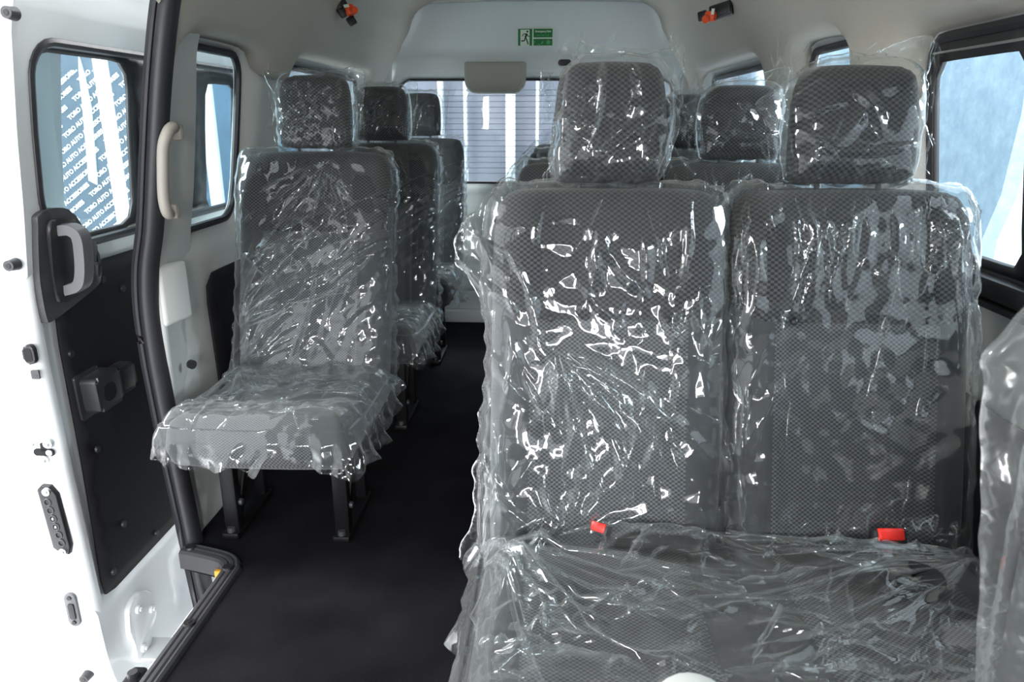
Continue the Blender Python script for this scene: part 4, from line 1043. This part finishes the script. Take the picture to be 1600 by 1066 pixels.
# belt webbing lying under the film
belt = [(.10, .05, .40), (.09, .01, .422), (.10, -.04, .432), (.15, -.085, .440), (.195, -.115, .442), (.232, -.135, .444), (.250, -.11, .456), (.225, -.085, .450), (.19, -.09, .446)]
MB().tube(smooth_poly(belt, 6, False), 1, prof=[(-.023, -.001), (.023, -.001), (.023, .001), (-.023, .001)], up=(0, 0, 1)).build('lap_belt', M['webbing'], front)
MB().tube(smooth_poly([(-.20, .045, .405), (-.17, .012, .426), (-.12, -.004, .430), (-.07, -.006, .430), (-.03, .012, .424), (-.01, .045, .40)], 6, False), 1, prof=[(-.023, -.001), (.023, -.001), (.023, .001), (-.023, .001)], up=(0, 0, 1)).build('lap_belt', M['webbing'], front)

single = make_seat('single', .0040, [13, 16], True); single.location = (-.545, 1.825, .025)
tag(single, 'nearest single seat in crumpled clear plastic beside the white pillar', 'bus seat', 'single seats along the left wall')
for k, lab in ((1, 'middle single seat in clear plastic, second behind the white pillar'), (2, 'rearmost single seat in clear plastic beside the rear hatch on the left')):
    c = copy_tree(single); c.location = (-.545 + .012 * k, 1.825 + k * (ROWS - .015), .025); c['label'] = lab
front['group'] = 'double seats along the right wall'
for k, lab in ((1, 'second double seat in clear plastic, directly behind the nearest one'), (2, 'third double seat from the front, seen between headrests on the right'), (3, 'last double seat against the rear hatch, mostly hidden behind other seats')):
    c = copy_tree(front, skip=('buckle', 'lap_belt')); c.location = (.392, 1.05 + k * ROWS, 0); c['label'] = lab

# cab seat at the right edge of the picture, wrapped in film, close to the camera
cab = empty('cab_seat', (.640, .50, 0)); tag(cab, 'cab seat backrest in blurred clear plastic at the right edge, close to the camera', 'seat')
cb = link('seatback', make_back_mesh(.33), M['fab_back'], cab, (0, .0, .34), (-.04, 0, 0))
ol = smooth_poly([(-.175, -.02), (-.180, .10), (-.186, .25), (-.200, .38), (-.214, .48), (-.224, .555), (-.222, .59), (-.15, .665), (-.05, .69), (.06, .63), (.17, .58), (.175, .4), (.175, .1), (.172, -.02)], 5)
fm = film_bag('plastic_cover', ol, resample(back_outline(.33, BH), .01), BT, BB, .05, .012, .007, lambda u, v: .008 * crumple(u, v, 77, .10) + creases(u, v, [(-.15, .45, -.10, .15, .02, .014), (-.15, .30, -.11, .05, .016, .010), (-.14, .5, -.08, .35, .02, .014), (-.15, .18, -.12, .0, .012, .010)]), M['nearfilm'], 7, wob=.003)
link('plastic_cover', fm, None, cb)
cc = link('cushion', pillow('cushion', cushion_outline(.33, .40), cush_f([0.]), lambda u, v, d: .05 * dome(d, .03), .02, None, to_cush), M['fab_cush'], cab, (0, -.07, .30))
MB().box((0, -.25, .12), (.30, .34, .24), bev=.02).build('seat_base', M['blackplastic'], cab)

# console lid at the bottom edge
cn = empty('console', (.225, .47, -.035)); tag(cn, 'pale cream rounded console lid at the bottom edge in front of the nearest double seat', 'console')
MB().box((0, 0, .335), (.08, .12, .60), bev=.02).build('console_body', M['blackplastic'], cn)
MB().sphere((0, 0, .640), (.046, .075, .030), 28).build('console_lid', M['trimwhite'], cn)

# ------------------------------------------------------------------ outside
def floor_mat():
    m, nt, out = new_mat('white_floor_tile'); L = nt.links.new
    b = nd(nt, 'ShaderNodeBsdfPrincipled', ins={'Roughness': .25})
    tc = nd(nt, 'ShaderNodeTexCoord'); mp = nd(nt, 'ShaderNodeMapping'); mp.inputs['Location'].default_value = (.15, .35, 0); L(tc.outputs['Object'], mp.inputs[0])
    br = nd(nt, 'ShaderNodeTexBrick', offset=0.0, ins={'Scale': 1.0, 'Mortar Size': .004, 'Brick Width': 1.2, 'Row Height': 1.2, 'Color1': (.88, .89, .9, 1), 'Color2': (.88, .89, .9, 1), 'Mortar': (.45, .45, .45, 1)}); L(mp.outputs[0], br.inputs[0])
    L(br.outputs[0], b.inputs['Base Color']); L(b.outputs[0], out.inputs[0]); return m
g = MB().box((0, 3, -.66), (40, 40, .10)).build('ground', floor_mat()); tag(g, kind='structure')

def wallm(name, col, var=.1, sc=3): return plain(name, col, .8, var=var, vscale=sc)
# text banner seen through the left windows
bn = empty('banner', (-3.02, 5.15, 0)); tag(bn, 'grey blue banner with diagonal white shop lettering seen through the open door window', 'banner')
MB().box((0, .03, .80), (.90, .05, 2.9), bev=.01).build('banner_board', wallm('banner_blue_grey', (.085, .125, .16), .15, 2.5), bn)
wt = plain('banner_white', (.85, .9, .92), .6)
TV, TF = [], []
def text_mesh(body, size, bold=.0):
    o = text_obj('lettering', body, size, (0, 0, 0), (0, 0, 0), wt, None, 0, 'LEFT', bold)
    bpy.context.view_layer.update()
    me = bpy.data.meshes.new_from_object(o.evaluated_get(bpy.context.evaluated_depsgraph_get()))
    c = o.data; bpy.data.objects.remove(o); bpy.data.curves.remove(c)
    V = np.array([v.co[:2] for v in me.vertices]); F = [tuple(p.vertices) for p in me.polygons]; bpy.data.meshes.remove(me)
    return V, F
wordA = text_mesh('TORO AUTO ACCESSORIES', .040, .0012); LA = wordA[0][:, 0].max() + .07
ca, sa = math.cos(math.radians(36)), math.sin(math.radians(36))
for k in range(-14, 15):
    for j in range(-4, 5):
        ou = j * LA + (k * .117) % LA; ov = k * .066
        V = wordA[0] + [ou, ov]; X = V[:, 0] * ca - V[:, 1] * sa; Z = V[:, 0] * sa + V[:, 1] * ca + .92
        n0 = len(TV); TV += [(x, 0.0, z) for x, z in zip(X, Z)]
        TF += [tuple(i + n0 for i in f) for f in wordA[1] if all(-.44 < X[i] < .44 and .30 < Z[i] < 1.40 for i in f)]
used = sorted({i for f in TF for i in f}); rm = {o_: n_ for n_, o_ in enumerate(used)}
MB().prism([(-.155, .66), (-.10, .63), (-.055, 1.15), (-.066, 1.36), (-.085, 1.48), (-.10, 1.38), (-.11, 1.2)], lambda a, b, h: (a, h, b), .004, -.012).build('painted_reflection', M['hatch'], bn)  # pale reflection in the door glass, built as a solid white shape on the board
link('lettering', mesh_np('lettering', [TV[i] for i in used], [tuple(rm[i] for i in f) for f in TF], False), wt, bn)
# outer white steel posts
def post(x, y, w, label, z0=-.6, z1=3.1):
    o = MB().box((0, 0, (z0 + z1) / 2), (w, w * .6, z1 - z0), bev=.008).build('steel_post', M['paint'], loc=(x, y, 0)); tag(o, label, 'post'); return o
post(-2.610, 4.55, .076, 'broad white steel post standing before the lettered banner')
post(-2.33, 5.3, .09, 'white post seen through the sliding sash behind the black seal')
bl = wallm('showroom_blue', (.14, .23, .32), .22, 1.4)
o = MB().box((-3.5, 7.6, 1.4), (8, .2, 4.2)).build('showroom_wall', bl); tag(o, kind='structure')
# behind the rear window: grey wall with pale upright ribs
o = MB().box((.6, 7.4, 1.4), (6, .2, 4.2)).build('showroom_wall', wallm('showroom_grey', (.20, .22, .26), .12, 2)); tag(o, kind='structure')
for i, (x, w) in enumerate(((-.95, .05), (-.72, .03), (-.30, .09), (-.05, .03), (.25, .05), (.62, .10), (.9, .04))):
    o = MB().box((x, 7.15, 1.4), (w, .1, 4.0), bev=.01).build('wall_rib', M['hatch'])
    tag(o, 'pale upright rib on the grey wall outside the rear window', 'rib', 'ribs outside the rear window')
# frosted light blue partition on the right side
def frost():
    m, nt, out = new_mat('frosted_light_blue'); L = nt.links.new
    b = nd(nt, 'ShaderNodeBsdfPrincipled', ins={'Roughness': .5})
    tc = nd(nt, 'ShaderNodeTexCoord'); n = nd(nt, 'ShaderNodeTexNoise', ins={'Scale': 14, 'Detail': 9, 'Roughness': .75}); L(tc.outputs['Object'], n.inputs['Vector'])
    r = nd(nt, 'ShaderNodeValToRGB'); r.color_ramp.elements[0].position = .35; r.color_ramp.elements[1].position = .65
    r.color_ramp.elements[0].color = (.20, .29, .37, 1); r.color_ramp.elements[1].color = (.31, .41, .48, 1)
    L(n.outputs['Fac'], r.inputs[0]); L(r.outputs[0], b.inputs['Base Color']); L(b.outputs[0], out.inputs[0]); return m
o = MB().prism([(3.02, .0), (3.00, .62), (2.93, .80), (2.90, 1.10), (3.0, 2.6), (9.5, 2.6), (9.5, 0)], lambda a, b, h: (h, a, b), 1.8, 1.86).build('partition', frost())
tag(o, 'light blue speckled partition outside the right windows', 'partition')
for i, (y, w) in enumerate(((5.6, .10), (6.3, .14))):
    o = MB().box((1.74, y, 1.0), (.05, w, 3.2), bev=.01).build('partition_mullion', M['paint'])
    tag(o, ('narrow' if i == 0 else 'wide') + ' white upright on the blue partition seen through the rear right window', 'upright')

# cab around the photographer: dashboard, windscreen frame, floor
da = MB().box((0, -1.02, .38), (1.74, .20, .76), bev=.03).box((0, -.88, .74), (1.70, .28, .10), bev=.04).build('dashboard', M['blackplastic']); tag(da, 'black dashboard of the cab ahead of the seats', 'dashboard')
o = MB().box((0, -.35, -.03), (1.74, 1.28, .06), bev=.005).build('cab_floor', M['carpet']); tag(o, kind='structure')
o = MB().box((0, -1.0, 1.50), (1.5, .12, .36), bev=.03).box((-.80, -1.0, 1.05), (.10, .10, .65), rot=(0, .12, 0), bev=.02).box((.80, -1.0, 1.05), (.10, .10, .65), rot=(0, -.12, 0), bev=.02).build('windscreen_frame', M['beige']); tag(o, kind='structure')

# ------------------------------------------------------------------ light
W = bpy.data.worlds.new('World'); S.world = W; W.use_nodes = True
nt = W.node_tree; nt.nodes.clear()
out = nt.nodes.new('ShaderNodeOutputWorld'); bg = nt.nodes.new('ShaderNodeBackground')
tc = nt.nodes.new('ShaderNodeTexCoord'); sx = nt.nodes.new('ShaderNodeSeparateXYZ'); nt.links.new(tc.outputs['Generated'], sx.inputs[0])
rp = nt.nodes.new('ShaderNodeValToRGB'); mr = nt.nodes.new('ShaderNodeMapRange'); mr.inputs['From Min'].default_value = -1; nt.links.new(sx.outputs['Z'], mr.inputs[0])
nt.links.new(mr.outputs[0], rp.inputs[0])
e = rp.color_ramp.elements; e[0].position = .40; e[0].color = (.45, .47, .5, 1); e[1].position = .62; e[1].color = (.92, .97, 1.0, 1)
nt.links.new(rp.outputs[0], bg.inputs[0]); bg.inputs['Strength'].default_value = 2.1
nt.links.new(bg.outputs[0], out.inputs[0])
def area(name, loc, target, sx, sy, power, col=(1, 1, 1)):  # unseen lights added around the van, mostly to make glints on the film
    l = bpy.data.lights.new(name, 'AREA'); l.shape = 'RECTANGLE'; l.size = sx; l.size_y = sy; l.energy = power; l.color = col
    o = bpy.data.objects.new(name, l); COL.objects.link(o); o.location = loc
    o.rotation_euler = (Vector(target) - Vector(loc)).to_track_quat('-Z', 'Y').to_euler(); return o
area('added_lamp', (-3.2, .9, 2.3), (-.3, 1.4, .6), .5, 2.2, 170, (1, .98, .95))
area('added_lamp', (-1.1, -4.2, 1.75), (.1, 1.4, .8), .35, 1.7, 120)
area('added_lamp', (.15, -4.4, 2.05), (.2, 1.4, .8), 1.6, .25, 90)
area('added_lamp', (1.3, -4.0, 1.7), (.2, 1.4, .8), .3, 1.5, 110)
area('added_lamp', (3.2, 1.2, 2.0), (.4, 1.5, .8), 2.2, .4, 130, (.93, .97, 1))
area('added_lamp', (.3, 5.9, 3.3), (.2, 3.4, .6), 2.2, .4, 90)
area('added_lamp', (-3.0, 3.6, 3.6), (-2.9, 5.2, .8), 2.0, .5, 60)

# ------------------------------------------------------------------ camera
cam = bpy.data.cameras.new('Camera'); co = bpy.data.objects.new('Camera', cam); COL.objects.link(co); S.camera = co
f_px = 1150.0; cam.sensor_fit = 'HORIZONTAL'; cam.sensor_width = 36.0; cam.lens = f_px / 1600 * 36
co.location = (.10, 0, 1.08)
pitch = math.atan(348 / f_px); yaw = math.atan(65 * math.cos(pitch) / f_px)
co.rotation_euler = (PI / 2 - pitch, 0, yaw)
cam.clip_start = .02; cam.clip_end = 100
cam.dof.use_dof = True; cam.dof.focus_distance = 1.6; cam.dof.aperture_fstop = 11.0

S.view_settings.view_transform = 'Standard'; S.view_settings.look = 'None'; S.view_settings.gamma = 1; S.view_settings.use_curve_mapping = False
S.view_settings.exposure = 0.45
S.cycles.transparent_max_bounces = 40; S.cycles.max_bounces = 10; S.cycles.diffuse_bounces = 5; S.cycles.glossy_bounces = 4
S.cycles.caustics_reflective = False; S.cycles.caustics_refractive = False
S.cycles.sample_clamp_indirect = 6
